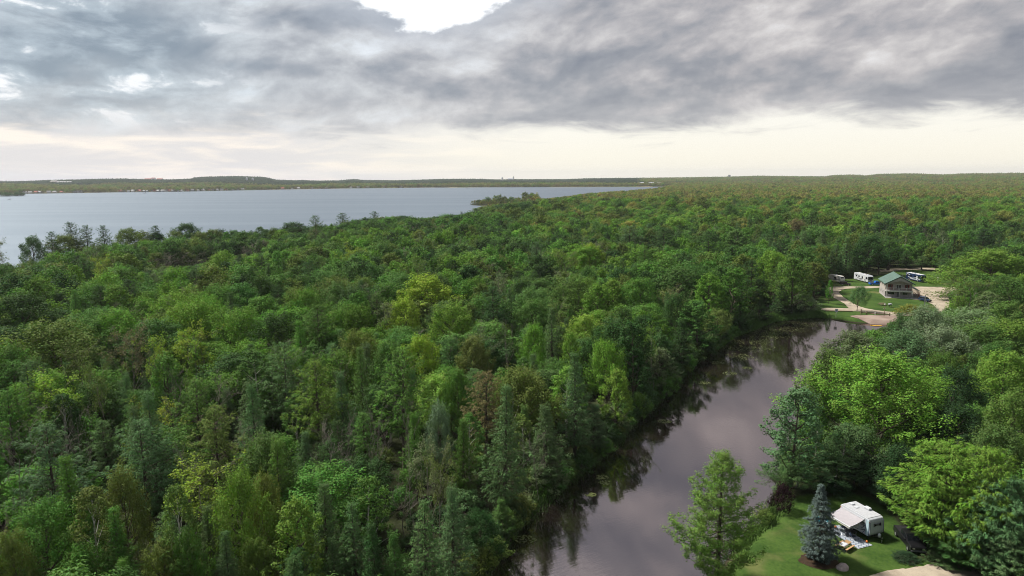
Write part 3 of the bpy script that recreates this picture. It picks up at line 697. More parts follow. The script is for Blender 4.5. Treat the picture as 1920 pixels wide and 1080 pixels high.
for _k in TINT: TINT[_k] = tuple(v * q for v, q in zip(TINT[_k], (1.44, 1.50, 1.36))) if _k not in ('purple', 'deep', 'spruceblue') else tuple(v * 1.3 for v in TINT[_k])
KHALF = dict(bigmaple=4.0, bigmaple1=3.0, plumepine=3.0, maple=1.6, oak=1.6)
def land_ok(p, m):
    P = np.array([p])
    return sdf(river_poly, P)[0] > 1.2 and sdf(lake_poly, P)[0] > 2 and sdf(camp_clear, P)[0] > m and sdf(lodge_clear, P)[0] > m
TREES = []   # every tree: dict(x, y, h, key, col, w, hero, z)
def hero(px, py, h, key, col, wpx=None, hero=True, z=Z0, var=None):
    """a tree whose top stands at a spot of the photo; h its height in metres (before the site scale)"""
    h = h * K; p = gp(px, py, z + h)
    for _ in range(30):                # the foot must stand on wooded land
        if land_ok(p[:2], KHALF.get(key, 2.0)): break
        lk = sdf(lake_poly, p[None, :2])[0] <= 2
        h *= 1.03 if lk else 0.95; p = gp(px, py, z + h)
    dd = np.linalg.norm(p - np.array([0, 0, H]))
    wm = None if wpx is None else wpx * dd / F
    TREES.append(dict(x=p[0], y=p[1], h=h, key=key, col=col, w=wm, hero=hero, z=z, var=var)); return TREES[-1]
HEROES = [
 # left forest, from the near edge back: (px, py of the top, height, kind, tint, width in px)
 (800, 515, 17, 'oak', 'yellow', 130), (755, 560, 15, 'maple', 'yellow', 70), (845, 570, 15, 'maple', 'lime', 80), (790, 628, 14, 'oak', 'yellow', 85), (752, 655, 18, 'pine', 'green', 125), (725, 640, 15, 'maple', 'mid', 70),
 (450, 580, 16, 'maple', 'lime', 80), (370, 565, 17, 'maple', 'bright', 95), (205, 585, 16, 'maple', 'bright', 90), (150, 600, 15, 'maple', 'green', 90), (95, 605, 17, 'maple', 'olive', 130), (35, 550, 16, 'oak', 'dark', 100),
 (530, 645, 17, 'pine', 'blue', 65), (590, 680, 16, 'pine', 'bright', 62), (640, 700, 14, 'larch', 'blue', 55), (280, 738, 17, 'larch', 'blue', 95), (262, 790, 15, 'pine', 'blue', 80), (400, 768, 16, 'pine', 'olive', 75),
 (365, 715, 15, 'pine', 'green', 65), (470, 720, 15, 'larch', 'blue', 80), (460, 715, 13, 'fir', 'blue', 50), (515, 825, 14, 'larch', 'green', 60), (555, 930, 13, 'poplar', 'lime', 85), (605, 905, 13, 'larch', 'teal', 45),
 (450, 880, 14, 'maple', 'lime', 85), (495, 890, 12, 'maple', 'olive', 60), (85, 800, 16, 'pine', 'blue', 90), (30, 725, 15, 'pine', 'bright', 70), (10, 735, 15, 'pine', 'green', 60), (165, 900, 14, 'birch', 'olive', 80),
 (325, 895, 15, 'birch', 'olive', 70), (75, 945, 12, 'maple', 'green', 95), (215, 955, 12, 'larch', 'green', 60), (20, 1000, 11, 'maple', 'olive', 60), (420, 1000, 10, 'larch', 'teal', 60), (350, 1000, 10, 'maple', 'green', 60), (300, 1020, 9, 'maple', 'olive', 70),
 (150, 1030, 9, 'maple', 'green', 70), (480, 1010, 9, 'maple', 'olive', 60), (125, 860, 14, 'larch', 'green', 65), (228, 880, 13, 'maple', 'olive', 75), (660, 940, 12, 'fir', 'teal', 50), (700, 980, 11, 'larch', 'dark', 60), (740, 1000, 10, 'larch', 'mid', 60),
 (795, 935, 13, 'fir', 'teal', 60), (848, 912, 13, 'larch', 'blue', 55), (900, 960, 10, 'maple', 'dark', 70), (940, 935, 10, 'larch', 'mid', 60), (625, 1010, 9, 'larch', 'teal', 60),
 (945, 725, 17, 'larch', 'blue', 82), (1025, 760, 16, 'larch', 'teal', 95), (1080, 665, 16, 'larch', 'blue', 75), (1115, 760, 13, 'larch', 'teal', 75), (1155, 690, 15, 'poplar', 'lime', 50), (1140, 640, 13, 'maple', 'bright', 75),
 (1035, 577, 16, 'fir', 'teal', 42), (1070, 620, 14, 'poplar', 'lime', 36), (1190, 600, 16, 'poplar', 'dark', 70), (1240, 650, 13, 'poplar', 'grey', 60), (910, 700, 14, 'pine', 'brown', 75), (860, 690, 13, 'oak', 'green', 50), (820, 760, 12, 'maple', 'silver', 45),
 (985, 690, 14, 'maple', 'olive', 110), (960, 690, 14, 'birch', 'olive', 60), (885, 632, 13, 'maple', 'olive', 70), (1000, 610, 14, 'maple', 'bright', 55), (925, 540, 17, 'pine', 'dark', 90), (1000, 560, 14, 'oak', 'mid', 80),
 (1085, 520, 16, 'maple', 'mid', 90), (1150, 520, 16, 'poplar', 'lime', 55), (1120, 530, 16, 'poplar', 'bright', 60), (1205, 520, 16, 'oak', 'green', 80), (1270, 500, 16, 'poplar', 'mid', 70), (1310, 560, 14, 'poplar', 'mid', 65), (1345, 580, 12, 'maple', 'olive', 50),
 (1280, 600, 13, 'larch', 'dark', 60), (1330, 510, 16, 'poplar', 'bright', 60), (1375, 500, 17, 'poplar', 'green', 60), (1410, 490, 17, 'pine', 'dark', 70), (1450, 470, 18, 'oak', 'bright', 75), (1490, 480, 18, 'poplar', 'green', 60), (1530, 490, 17, 'poplar', 'olive', 50),
 (1425, 560, 11, 'fir', 'dark', 50), (1470, 545, 12, 'fir', 'dark', 45), (1510, 550, 11, 'oak', 'silver', 42), (1535, 540, 10, 'poplar', 'mid', 36), (1390, 560, 12, 'larch', 'mid', 50), (1180, 425, 18, 'pine', 'teal', 75), (1245, 430, 18, 'pine', 'dark', 75), (1210, 462, 15, 'pine', 'green', 45),
 (1100, 462, 16, 'oak', 'bright', 80), (1110, 455, 17, 'oak', 'yellow', 50), (1330, 440, 17, 'pine', 'dark', 60), (1380, 430, 17, 'poplar', 'mid', 50), (1250, 380, 14, 'pine', 'dark', 30), (1520, 356, 16, 'pine', 'deep', 22), (1690, 405, 16, 'maple', 'brown', 46),
 (1610, 360, 15, 'pine', 'deep', 28), (1495, 412, 16, 'maple', 'brown', 46), (1590, 445, 16, 'fir', 'blue', 42), (1545, 430, 16, 'larch', 'blue', 42), (1630, 440, 17, 'oak', 'dark', 60), (1670, 445, 17, 'pine', 'dark', 60), (1560, 470, 14, 'fir', 'dark', 36), (1600, 480, 12, 'fir', 'dark', 34),
 (1730, 480, 9, 'pine', 'teal', 32), (1770, 485, 8, 'pine', 'mid', 26), (1845, 430, 17, 'pine', 'deep', 60), (1790, 440, 17, 'fir', 'dark', 46), (1700, 470, 12, 'fir', 'dark', 32), (1650, 470, 13, 'pine', 'dark', 40), (1620, 470, 12, 'fir', 'dark', 30),
 # shore of the lake
 (132, 418, 20, 'pine', 'dark', 34), (160, 424, 19, 'pine', 'dark', 26), (193, 424, 18, 'pine', 'dark', 34), (58, 442, 15, 'oak', 'teal', 42), (95, 436, 15, 'pine', 'dark', 30), (122, 440, 14, 'oak', 'olive', 60), (235, 427, 15, 'oak', 'olive', 50), (350, 418, 16, 'oak', 'dark', 56),
 (290, 424, 16, 'pine', 'dark', 40), (400, 430, 14, 'oak', 'olive', 44), (437, 431, 13, 'oak', 'mid', 36), (487, 424, 14, 'poplar', 'mid', 22), (512, 428, 14, 'maple', 'olive', 18), (548, 416, 16, 'oak', 'dark', 60), (591, 405, 21, 'pine', 'teal', 36), (642, 400, 17, 'pine', 'dark', 36),
 (702, 397, 17, 'pine', 'dark', 32), (665, 412, 14, 'maple', 'mid', 30), (760, 404, 14, 'oak', 'dark', 44), (800, 408, 13, 'oak', 'mid', 40), (835, 402, 13, 'maple', 'green', 34), (866, 397, 17, 'fir', 'teal', 22), (892, 391, 16, 'pine', 'dark', 30), (1865, 640, 13, 'oak', 'mid', 70),
 # right side of the river
 (1660, 662, 17, 'bigmaple', 'lime', 205), (1495, 722, 16, 'poplar', 'blue', 95), (1552, 652, 12, 'oak', 'olive', 70), (1600, 620, 12, 'oak', 'grey', 95), (1530, 690, 12, 'poplar', 'grey', 60), (1480, 870, 10, 'maple', 'teal', 70), (1570, 850, 14, 'birch', 'teal', 90),
 (1690, 588, 12, 'larch', 'teal', 46), (1745, 578, 13, 'maple', 'silver', 70), (1820, 580, 12, 'maple', 'silver', 85), (1690, 620, 11, 'maple', 'blue', 80), (1770, 612, 12, 'maple', 'silver', 80), (1840, 610, 12, 'oak', 'mid', 110), (1895, 600, 13, 'maple', 'lime', 90),
 (1890, 660, 14, 'bigmaple1', 'lime', 120), (1870, 800, 13, 'maple', 'mid', 90), (1900, 740, 13, 'maple', 'green', 90), (1790, 690, 13, 'maple', 'deep', 80), (1800, 760, 12, 'maple', 'deep', 80), (1750, 760, 10, 'maple', 'deep', 70), (1860, 468, 17, 'bigmaple1', 'lime', 125), (1800, 505, 13, 'maple', 'green', 50),
 (1830, 530, 12, 'half', 'olive', 60), (1900, 520, 14, 'maple', 'mid', 70), (1860, 545, 12, 'birch', 'grey', 50), (1890, 565, 12, 'oak', 'olive', 70), (1912, 480, 15, 'oak', 'green', 60),
 (1788, 838, 15, 'plumepine', 'lime', 200), (1860, 850, 14, 'plumepine', 'lime', 140), (1745, 905, 11, 'plumepine', 'green', 130), (1890, 900, 13, 'plumepine', 'blue', 150), (1830, 960, 11, 'plumepine', 'mid', 150), (1910, 990, 10, 'plumepine', 'blue', 120), (1700, 1035, 4, 'fir', 'deep', 46), (1780, 1030, 6, 'fir', 'teal', 80),
 (1500, 840, 12, 'birch', 'teal', 60), (1610, 800, 12, 'maple', 'teal', 80), (1640, 860, 10, 'maple', 'deep', 80), (1700, 840, 11, 'maple', 'deep', 80), (1560, 900, 7, 'maple', 'deep', 60), (1690, 900, 8, 'maple', 'deep', 70),
]
for a in HEROES: hero(*a)
for a in [(372, 640, 14, 'half', 'yellow', 60), (268, 655, 13, 'half', 'yellow', 45), (238, 635, 14, 'half', 'brown', 50), (195, 700, 14, 'half', 'olive', 40), (690, 765, 14, 'dead', 'brown', 40), (765, 770, 15, 'dead', 'brown', 34), (32, 850, 14, 'dead', 'brown', 55),
          (145, 755, 14, 'dead', 'brown', 34), (95, 775, 13, 'dead', 'brown', 60), (222, 560 + 60, 13, 'dead', 'brown', 36), (935, 487, 14, 'dead', 'brown', 50), (1060, 480, 14, 'half', 'olive', 50), (350, 862, 12, 'dead', 'brown', 40), (570, 665, 14, 'dead', 'brown', 36), (620, 670, 13, 'dead', 'brown', 34),
          (955, 618, 14, 'dead', 'brown', 30), (1010, 800, 10, 'dead', 'brown', 40), (655, 790, 12, 'dead', 'brown', 34), (1408, 428, 15, 'half', 'olive', 26), (1750, 425, 16, 'dead', 'brown', 22), (1770, 430, 16, 'birch', 'grey', 20), (1698, 430, 16, 'birch', 'olive', 26), (1565, 420, 15, 'dead', 'brown', 22),
          (490, 455, 10, 'dead', 'brown', 30), (470, 458, 10, 'dead', 'brown', 30), (445, 462, 10, 'dead', 'brown', 30), (380, 470, 10, 'dead', 'brown', 34), (360, 476, 10, 'dead', 'brown', 34), (330, 480, 10, 'dead', 'brown', 34), (300, 480, 10, 'dead', 'brown', 34), (278, 484, 10, 'dead', 'brown', 30),
          (60, 462, 12, 'dead', 'brown', 34), (15, 462, 14, 'half', 'grey', 40), (775, 965, 12, 'dead', 'brown', 16), (1585, 790, 13, 'birch', 'teal', 60), (820, 870, 11, 'half', 'olive', 50), (1230, 630, 12, 'half', 'lime', 30)]: hero(*a)
def ground_hero(px, py, h, key, col, w):     # placed by its foot, size in metres
    p = gp(px, py); TREES.append(dict(x=p[0], y=p[1], h=h, key=key, col=col, w=w, hero=True, z=Z0, var=None, special=True)); return TREES[-1]
t_cyp = ground_hero(1344, 1098, 16.9, 'cypress', 'cyp', 12.6)
t_spr = ground_hero(1537, 1049, 10.0, 'bluespruce', 'spruceblue', 7.0)
t_pur = ground_hero(1466, 958, 4.6, 'shrub', 'purple', 3.2)
t_yng = ground_hero(*zx(488, 655), 9.3, 'maple', 'blue', 6.0)
t_slm = ground_hero(*zx(245, 590), 9.5, 'poplar', 'green', 2.6)
t_bsh = ground_hero(*zx(905, 690), 4.4, 'shrub', 'gold', 8.0)
t_bks = ground_hero(1434, 976, 2.0, 'shrub', 'olive', 2.4)

# ------------------------------------------------------------------ filling the forest
keep_river = np.array([(1000, 1100), (952, 1080), (980, 1038), (998, 1003), (1036, 978), (1075, 943), (1110, 911), (1142, 869), (1184, 851), (1220, 800), (1250, 757), (1285, 726), (1310, 690), (1359, 655), (1382, 634), (1420, 618), (1452, 604), (1489, 596),
                       (1550, 590), (1600, 590), (1665, 596), (1668, 612), (1640, 617), (1592, 634), (1547, 636), (1522, 657), (1515, 687), (1490, 712), (1467, 757), (1462, 807), (1450, 870), (1440, 900), (1446, 940), (1433, 985), (1405, 1003), (1350, 1060), (1330, 1100)])
keep_lodge = np.array([(1556, 534), (1556, 512), (1600, 505), (1700, 498), (1770, 505), (1786, 530), (1784, 548), (1776, 552), (1782, 574), (1770, 584), (1740, 582), (1700, 592), (1676, 600), (1540, 600), (1540, 560)])
keep_camp = np.array([(1405, 1003), (1440, 965), (1452, 950), (1470, 945), (1560, 940), (1585, 930), (1655, 955), (1668, 985), (1690, 1005), (1700, 1040), (1680, 1062), (1640, 1085), (1400, 1085)])
keep_lake = np.array([(-50, 300), (-50, 458), (40, 444), (110, 430), (200, 422), (340, 419), (450, 431), (540, 422), (600, 418), (680, 404), (740, 401), (800, 405), (880, 395), (905, 390), (930, 381), (1000, 373), (1060, 367), (1100, 361), (1160, 357), (1240, 351), (1240, 300)])
keep_near = np.array([(1240, 1300), (1240, 970), (1345, 850), (1445, 985), (1445, 1300)])
KEEP = [keep_river, keep_lodge, keep_camp, keep_lake, keep_near]
rng = np.random.default_rng(77)
SH = {k: (s['H'], s['R']) for k, s in SPEC.items()}
KH = dict(maple=(16, 4.3), oak=(14, 4.8), poplar=(18, 3.0), birch=(16, 2.5), pine=(19, 4.4), larch=(17, 3.0), fir=(14, 2.5), dead=(15, 2.6), half=(15, 3.0), shrub=(4.2, 2.3), bigmaple=(20, 6.4), bigmaple1=(18, 6.0), plumepine=(16, 6.0), cypress=(18.5, 6.2), bluespruce=(10.5, 2.75))
LOFT = dict(maple=.28, oak=.24, poplar=.2, birch=.35, pine=.3, larch=.12, fir=.06, dead=.3, half=.3, shrub=.05)

def candidates(r0, r1, step, half=52):
    n = int(2 * r1 / step) + 2
    xs = (np.arange(n) - n / 2) * step; ys = np.arange(int(-0 / step), int(r1 / step) + 1) * step
    X, Y = np.meshgrid(xs, ys); X = X + (np.arange(len(ys)) % 2)[:, None] * step / 2
    P = np.stack([X.ravel(), Y.ravel()], 1) + rng.uniform(-0.36, 0.36, (X.size, 2)) * step
    r = np.hypot(P[:, 0], P[:, 1]); a = np.degrees(np.arctan2(P[:, 0], P[:, 1]))
    return P[(r >= r0) & (r < r1) & (np.abs(a) < half)]
def land_mask(P, m_river=2.0, m_lake=3.0):
    k = (sdf(river_poly, P) > m_river) & (sdf(lake_poly, P) > m_lake)
    k &= sdf(lodge_clear, P) > 2.0; k &= sdf(camp_clear, P) > 1.5; k &= ~inside(marsh, P); k &= ~inside(road_back, P)
    return k
def pick_species(px, Y, r):
    u = rng.random()
    if px < 1130 and Y < 125 * K:
        tab = [('larch', .24), ('pine', .19), ('fir', .05), ('maple', .20), ('poplar', .07), ('birch', .07), ('oak', .05), ('dead', .08), ('half', .05)]
    elif px > 1400 and Y < 210 * K:
        tab = [('maple', .45), ('oak', .25), ('larch', .08), ('poplar', .12), ('birch', .10)]
    elif px > 1380 and Y < 420 * K:
        tab = [('pine', .25), ('fir', .15), ('larch', .12), ('oak', .18), ('maple', .12), ('poplar', .14), ('dead', .03), ('birch', .01)]
    elif Y < 400 * K:
        tab = [('maple', .36), ('oak', .31), ('poplar', .09), ('pine', .12), ('larch', .06), ('dead', .03), ('half', .03)]
    else:
        tab = [('maple', .36), ('oak', .44), ('poplar', .08), ('pine', .12)]
    s = 0
    for k, p in tab:
        s += p
        if u < s: return k
    return tab[0][0]
def pick_tint(key, px, Y, patch):
    if key in ('pine', 'fir'):
        c = ['dark', 'teal', 'mid', 'blue', 'green'] if Y < 140 * K else ['dark', 'deep', 'dark', 'mid', 'teal']
    elif key == 'larch': c = ['blue', 'teal', 'green', 'mid', 'blue']
    elif key in ('dead', 'half'): c = ['olive', 'grey', 'yellow']
    elif px > 1400 and Y < 170 * K: c = ['mid', 'dark', 'mid', 'green', 'olive', 'dark']
    elif Y < 400 * K: c = ['green', 'mid', 'mid', 'olive', 'bright', 'dark', 'green', 'bright', 'lime'] if patch > 0.45 else ['mid', 'olive', 'mid', 'green', 'dark']
    elif Y < 900 * K: c = ['mid', 'green', 'olive', 'olive', 'lime', 'sunlit_gold', 'bright'] if px > 1000 else ['mid', 'olive', 'green', 'dark']
    else: c = ['lime', 'sunlit_gold', 'sunlit_gold', 'olive', 'sunlit_brown', 'sunlit_gold']
    return c[int(rng.random() * len(c))]
TINT['sunlit_gold'] = (0.20, 0.205, 0.055); TINT['sunlit_brown'] = (0.17, 0.155, 0.06); CWORD['sunlit_gold'] = 'golden'; CWORD['sunlit_brown'] = 'russet'  # warm evening light on the farther woods, put into their leaf colour

CAT0 = lambda k: k not in ('shrub', 'dead', 'cypress', 'bluespruce')
heroes = [t for t in TREES]
for t in heroes:
    nat = 2 * KH[t['key']][1] * t['h'] / KH[t['key']][0]
    t['w'] = t['w'] if t['w'] is not None else nat
    if t['key'] in ('pine', 'larch', 'fir') and t['h'] > 6: t['w'] = max(t['w'], 1.2 * nat)
    elif CAT0(t['key']): t['w'] = max(t['w'], 0.6 * nat)
    tp = pj((t['x'], t['y'], t['z'] + t['h'])); bp = pj((t['x'], t['y'], t['z']))
    t['d'] = math.hypot(t['x'], t['y']); t['tp'] = tp; t['hp'] = bp[1] - tp[1]; t['wp'] = t['w'] * F / math.hypot(t['d'], H)
hx = np.array([[t['x'], t['y']] for t in heroes]); hw = np.array([t['w'] for t in heroes]); hd = np.array([t['d'] for t in heroes])
htx = np.array([t['tp'][0] for t in heroes]); hty = np.array([t['tp'][1] for t in heroes]); hhp = np.array([t['hp'] for t in heroes]); hwp = np.array([t['wp'] for t in heroes])
def value_noise(P, s):
    return 0.5 + 0.25 * (np.sin(P[:, 0] / s + 1.3 * np.sin(P[:, 1] / s * 0.7)) + np.sin(P[:, 1] / s * 1.1 + 1.7 * np.sin(P[:, 0] / s * 0.6 + 2)))
near_r = 470.0
near = candidates(34, 175, 6.1); near = np.vstack([near, candidates(175, near_r, 7.3)])
near = near[land_mask(near)]
pn = value_noise(near, 23.0)
for (x, y), pv in zip(near, pn):
    r = math.hypot(x, y); px = 960 + F * x / max(y, 5)
    key = pick_species(px, y, r)
    Hk, Rk = KH[key]
    h = rng.uniform(10.0, 16.0) * K * (1.08 if key in ('pine', 'poplar') else 1.0)
    if px > 1400 and y < 215 * K: h = rng.uniform(7.0, 11.5) * K
    if px > 1540 and y > 205 * K: h = rng.uniform(11, 16) * K
    if px < 1400 and y < 215 * K and dist(river_poly, np.array([[x, y]]))[0] < 9: h = rng.uniform(13.5, 18.0) * K
    w = 2 * Rk * h / Hk * rng.uniform(1.0, 1.5)
    ok = False
    for tryk in range(6):
        dh = np.hypot(hx[:, 0] - x, hx[:, 1] - y)
        if np.any(dh < 0.30 * (hw + w)): break
        d = math.hypot(r, H); tx, ty = pj((x, y, Z0 + h)); bx, by = pj((x, y, Z0)); wp = w * F / d
        q = np.array([(tx, ty), (tx - wp * .2, ty + (by - ty) * .12), (tx + wp * .2, ty + (by - ty) * .12), (tx - wp * .42, ty + (by - ty) * .4), (tx + wp * .42, ty + (by - ty) * .4), (tx, ty + (by - ty) * .6), (tx - wp * .35, ty + (by - ty) * .65), (tx + wp * .35, ty + (by - ty) * .65)])
        bad = any(inside(p, q).any() for p in KEEP)
        cov = (hd > r) & (np.abs(htx - tx) < 0.42 * hwp + 0.3 * wp) & (ty < hty + 0.42 * hhp) & (by > hty)
        if r < 60 and ty < 1088: break
        if not bad and not cov.any(): ok = True; break
        h *= 0.86; w *= 0.9
        if h < (3.0 if px > 1400 and y < 215 * K else 5.5): break
    if not ok: continue
    if h < 7 and key in ('pine', 'dead', 'half', 'birch'): key = 'maple'
    TREES.append(dict(x=x, y=y, h=h, key=key, col=pick_tint(key, px, y, pv), w=w, hero=False, z=Z0, d=r, var=None))

# shrubs hanging over the two banks
def along(pts, step):
    P = np.array(pts); seg = np.linalg.norm(np.diff(P, axis=0), axis=1); s = np.concatenate([[0], np.cumsum(seg)]); q = np.arange(0, s[-1], step)
    return np.column_stack([np.interp(q, s, P[:, 0]), np.interp(q, s, P[:, 1])])
lb = along([gp(*p, 0)[:2] for p in left_px[3:14]], 3.1); rb = along([gp(*p, 0)[:2] for p in right_px[4:12]], 3.4)
for P_, side in ((lb, -1), (rb, 1)):
    for x, y in P_:
        x += side * rng.uniform(0.6, 2.6); y += rng.normal(0, 0.8); h = rng.uniform(2.2, 5.0) * K
        if side == 1: h *= 0.8
        TREES.append(dict(x=x, y=y, h=h, key='shrub', col=['green', 'mid', 'olive', 'grey', 'teal', 'dark'][int(rng.random() * 6)], w=h * rng.uniform(0.9, 1.3), hero=False, z=0.35, d=math.hypot(x, y), var=None, bank=side))

CAT = dict(maple='leafy', oak='leafy', poplar='leafy', bigmaple='leafy', bigmaple1='leafy', birch='leafy', pine='conifer', larch='conifer', fir='conifer', plumepine='conifer', cypress='conifer', bluespruce='conifer', dead='bare', half='bare', shrub='shrub')
for t in TREES:
    tx, ty = pj((t['x'], t['y'], t['z'] + t['h'])); d = math.hypot(t['d'] if 'd' in t else math.hypot(t['x'], t['y']), H)
    t['px'] = tx; t['py'] = ty; t['size'] = t['h'] * F / d; t['view'] = -60 < tx < 1980 and ty < 1090
    t['size'] += 1e4 * (t['hero'] and t['view'])
indiv, rest = [], []
for cat, lim in (('leafy', 270), ('conifer', 270), ('bare', 120), ('shrub', 130)):
    L_ = sorted([t for t in TREES if CAT[t['key']] == cat], key=lambda t: -t['size'] * (1 if t['view'] else 0.0))
    k = [t for t in L_ if t['view']][:lim]; ks = set(id(t) for t in k); indiv += k; rest += [t for t in L_ if id(t) not in ks]

def jit(c, s=0.14):
    b = 1 + rng.normal(0, s); return [float(max(0.008, v * b * (1 + rng.normal(0, 0.05)))) for v in c]
NAME = dict(maple='maple_tree', oak='oak_tree', poplar='poplar_tree', birch='birch_tree', pine='pine_tree', larch='larch_tree', fir='fir_tree', plumepine='pine_tree', cypress='cypress_tree', bluespruce='blue_spruce_tree', dead='bare_tree', half='thinning_tree',
            shrub='shrub', bigmaple='maple_tree', bigmaple1='maple_tree')
NVAR = dict(maple=4, oak=3, poplar=3, birch=3, pine=3, larch=3, fir=2, dead=3, half=2, shrub=3, plumepine=2)
CATW = dict(leafy='leafy tree', conifer='conifer tree', bare='bare tree', shrub='shrub')
GRP = dict(leafy='leafy trees of the forest', conifer='conifers of the forest', bare='bare and thinning trees of the forest', shrub='shrubs along the river banks')
for t in indiv:
    k = t['key']; sk = k if k in SPEC else f"{k}{int(rng.random() * NVAR[k])}"; S = SPEC[sk]
    e = thing(NAME[k], None, CATW[CAT[k]], (t['x'], t['y'], t['z'] - 0.05), rng.uniform(0, 6.28), GRP[CAT[k]],
              (t['w'] / (2 * S['R']), t['w'] / (2 * S['R']), t['h'] / S['H']))
    tr = bpy.data.objects.new('trunk', S['wood']); link(tr, e)
    if S['crown'] is not None:
        cr = bpy.data.objects.new('crown', S['crown']); link(cr, e); cr['tint'] = jit(TINT[t['col']], 0.05 if t['hero'] else 0.15)
    t['obj'] = e

def mid_kind(key):
    key = {'birch': 'poplar', 'fir': 'larch', 'dead': None, 'half': None, 'bigmaple': 'maple', 'bigmaple1': 'maple', 'plumepine': 'pine', 'cypress': 'larch', 'bluespruce': 'larch'}.get(key, key)
    if key is None: return None
    o = [i for i, k in enumerate(MIDKEY) if k == key]; return o[int(rng.random() * len(o))]
pos, scl, rz, idx, tint = [], [], [], [], []
def put(x, y, z, h, w, k, HR, col):
    pos.append((x, y, z)); scl.append((w / (2 * HR[k][1]), w / (2 * HR[k][1]), h / HR[k][0])); rz.append(rng.uniform(0, 6.28)); idx.append(k); tint.append(jit(col))
for t in rest:
    k = mid_kind(t['key'])
    if k is not None and math.hypot(t['x'], t['y']) < 125 and t['key'] != 'shrub': k = {'maple': 13, 'oak': 14, 'larch': 15, 'fir': 15, 'pine': 16, 'plumepine': 16}.get(t['key'], 13)
    if k is not None: put(t['x'], t['y'], t['z'], t['h'], t['w'], k, MIDH, TINT[t['col']])
md = candidates(near_r, 1000, 9.4); md = md[land_mask(md, 2, 4)]; pn = value_noise(md, 60.0)
zz_ = terrain_height(md)
for (x, y), pv, z in zip(md, pn, zz_):
    px = 960 + F * x / y; key = pick_species(px, y, 0)
    if key in ('dead', 'half'): key = 'oak'
    h = rng.uniform(10.0, 15.5) * K * (1.3 if rng.random() < 0.09 else 1); k = mid_kind(key); w = 2 * MIDH[k][1] * h / MIDH[k][0] * rng.uniform(1.15, 1.65)
    for q in range(4):
        tx, ty = pj((x, y, z + h))
        if not inside(keep_lake, np.array([[tx, ty], [tx, ty - 3]])).any(): break
        h *= 0.8
    put(x, y, z, h, w, k, MIDH, TINT[pick_tint(key, px, y, pv)])
forest_object('forest', [(a[0], a[1]) for a in MID], np.array(pos), np.array(scl), np.array(rz), np.array(idx), np.array(tint), 'dense mixed forest filling the land between river and lake')

# undergrowth in the gaps of the nearest forest
pos, scl, rz, idx, tint = [], [], [], [], []
ug = candidates(30, 330, 6.0); ug = ug[land_mask(ug, 2.5, 3) & (np.hypot(ug[:, 0], ug[:, 1]) > 62)]
for x, y in ug:
    px, py = pj((x, y, Z0 + 3))
    if any(inside(p, np.array([[px, py]])).any() for p in KEEP): continue
    h = rng.uniform(1.6, 3.8) * K
    put(x, y, Z0 - 0.1, h, h * rng.uniform(0.9, 1.4), 0, [(4.2, 2.3)], TINT[['dark', 'mid', 'deep', 'olive', 'teal'][int(rng.random() * 5)]])
forest_object('undergrowth', [SPEC['shrub1']['raw']], np.array(pos), np.array(scl), np.array(rz), np.array(idx), np.array(tint), 'low bushes and saplings under the forest trees')

# the wooded country beyond
pos, scl, rz, idx, tint = [], [], [], [], []
FH = [(15, 4.6)] * 3 + [(18, 3.8)]
fr = candidates(1000, 2000, 12.5, 44); fr = np.vstack([fr, candidates(2000, 3600, 16.0, 44)])
fr = fr[(sdf(lake_poly, fr) > 6) & ~inside(marsh, fr)]; zf = terrain_height(fr); fk = zf > 0.3; fr = fr[fk]; zf = zf[fk]
for (x, y), z in zip(fr, zf):
    px = 960 + F * x / y; far = y > 2000; h = rng.uniform(10, 16) * K; k = 3 if rng.random() < 0.14 else int(rng.random() * 3)
    if px < 1250 and y < 2100:                     # wooded point: keep clear of the water behind
        for q in range(4):
            tx, ty = pj((x, y, z + h))
            if not inside(keep_lake, np.array([[tx, ty]])).any() or 985 < tx < 1010: break
            h *= 0.82
    w = h * rng.uniform(0.6, 0.9) * (1.35 if far else 1.1)
    put(x, y, z - 0.5, h, w, k, FH, TINT[pick_tint('oak', px, y, 0)])
# the trees on the spit and the small island
for px, py, hh, ww in [(897, 384, 8, 9), (915, 384, 12, 12), (930, 384, 14, 14), (945, 384, 13, 14), (958, 384, 12, 12), (985, 384, 19, 17), (992, 385, 15, 15), (1015, 384, 6, 10), (1030, 385, 9, 12), (1045, 385, 12, 14), (1060, 386, 14, 14), (1075, 386, 13, 14), (1090, 386, 14, 15), (970, 384, 7, 10), (905, 384, 7, 8), (938, 383, 15, 12)]:
    x, y, z = gp(px, py, 0.7); put(x, y, 0.5, hh * K * 1.05, ww * K, int(rng.random() * 3), FH, TINT[['olive', 'mid', 'grey', 'olive'][int(rng.random() * 4)]])
for i in range(34):
    a = rng.uniform(0, 6.28); r = 36 * math.sqrt(rng.random()); put(isl[0] + math.cos(a) * r, isl[1] + math.sin(a) * r, 0.6, rng.uniform(7, 13), rng.uniform(8, 12), int(rng.random() * 3), FH, TINT['mid'])
forest_object('far_forest', FAR, np.array(pos), np.array(scl), np.array(rz), np.array(idx), np.array(tint), 'far woods stretching to the lake shores')
pos, scl, rz, idx, tint = [], [], [], [], []
gv = candidates(3600, 7600, 42.0, 42); gv = gv[sdf(lake_poly, gv) > 30]; zg = terrain_height(gv)
gvn = value_noise(gv, 170.0)
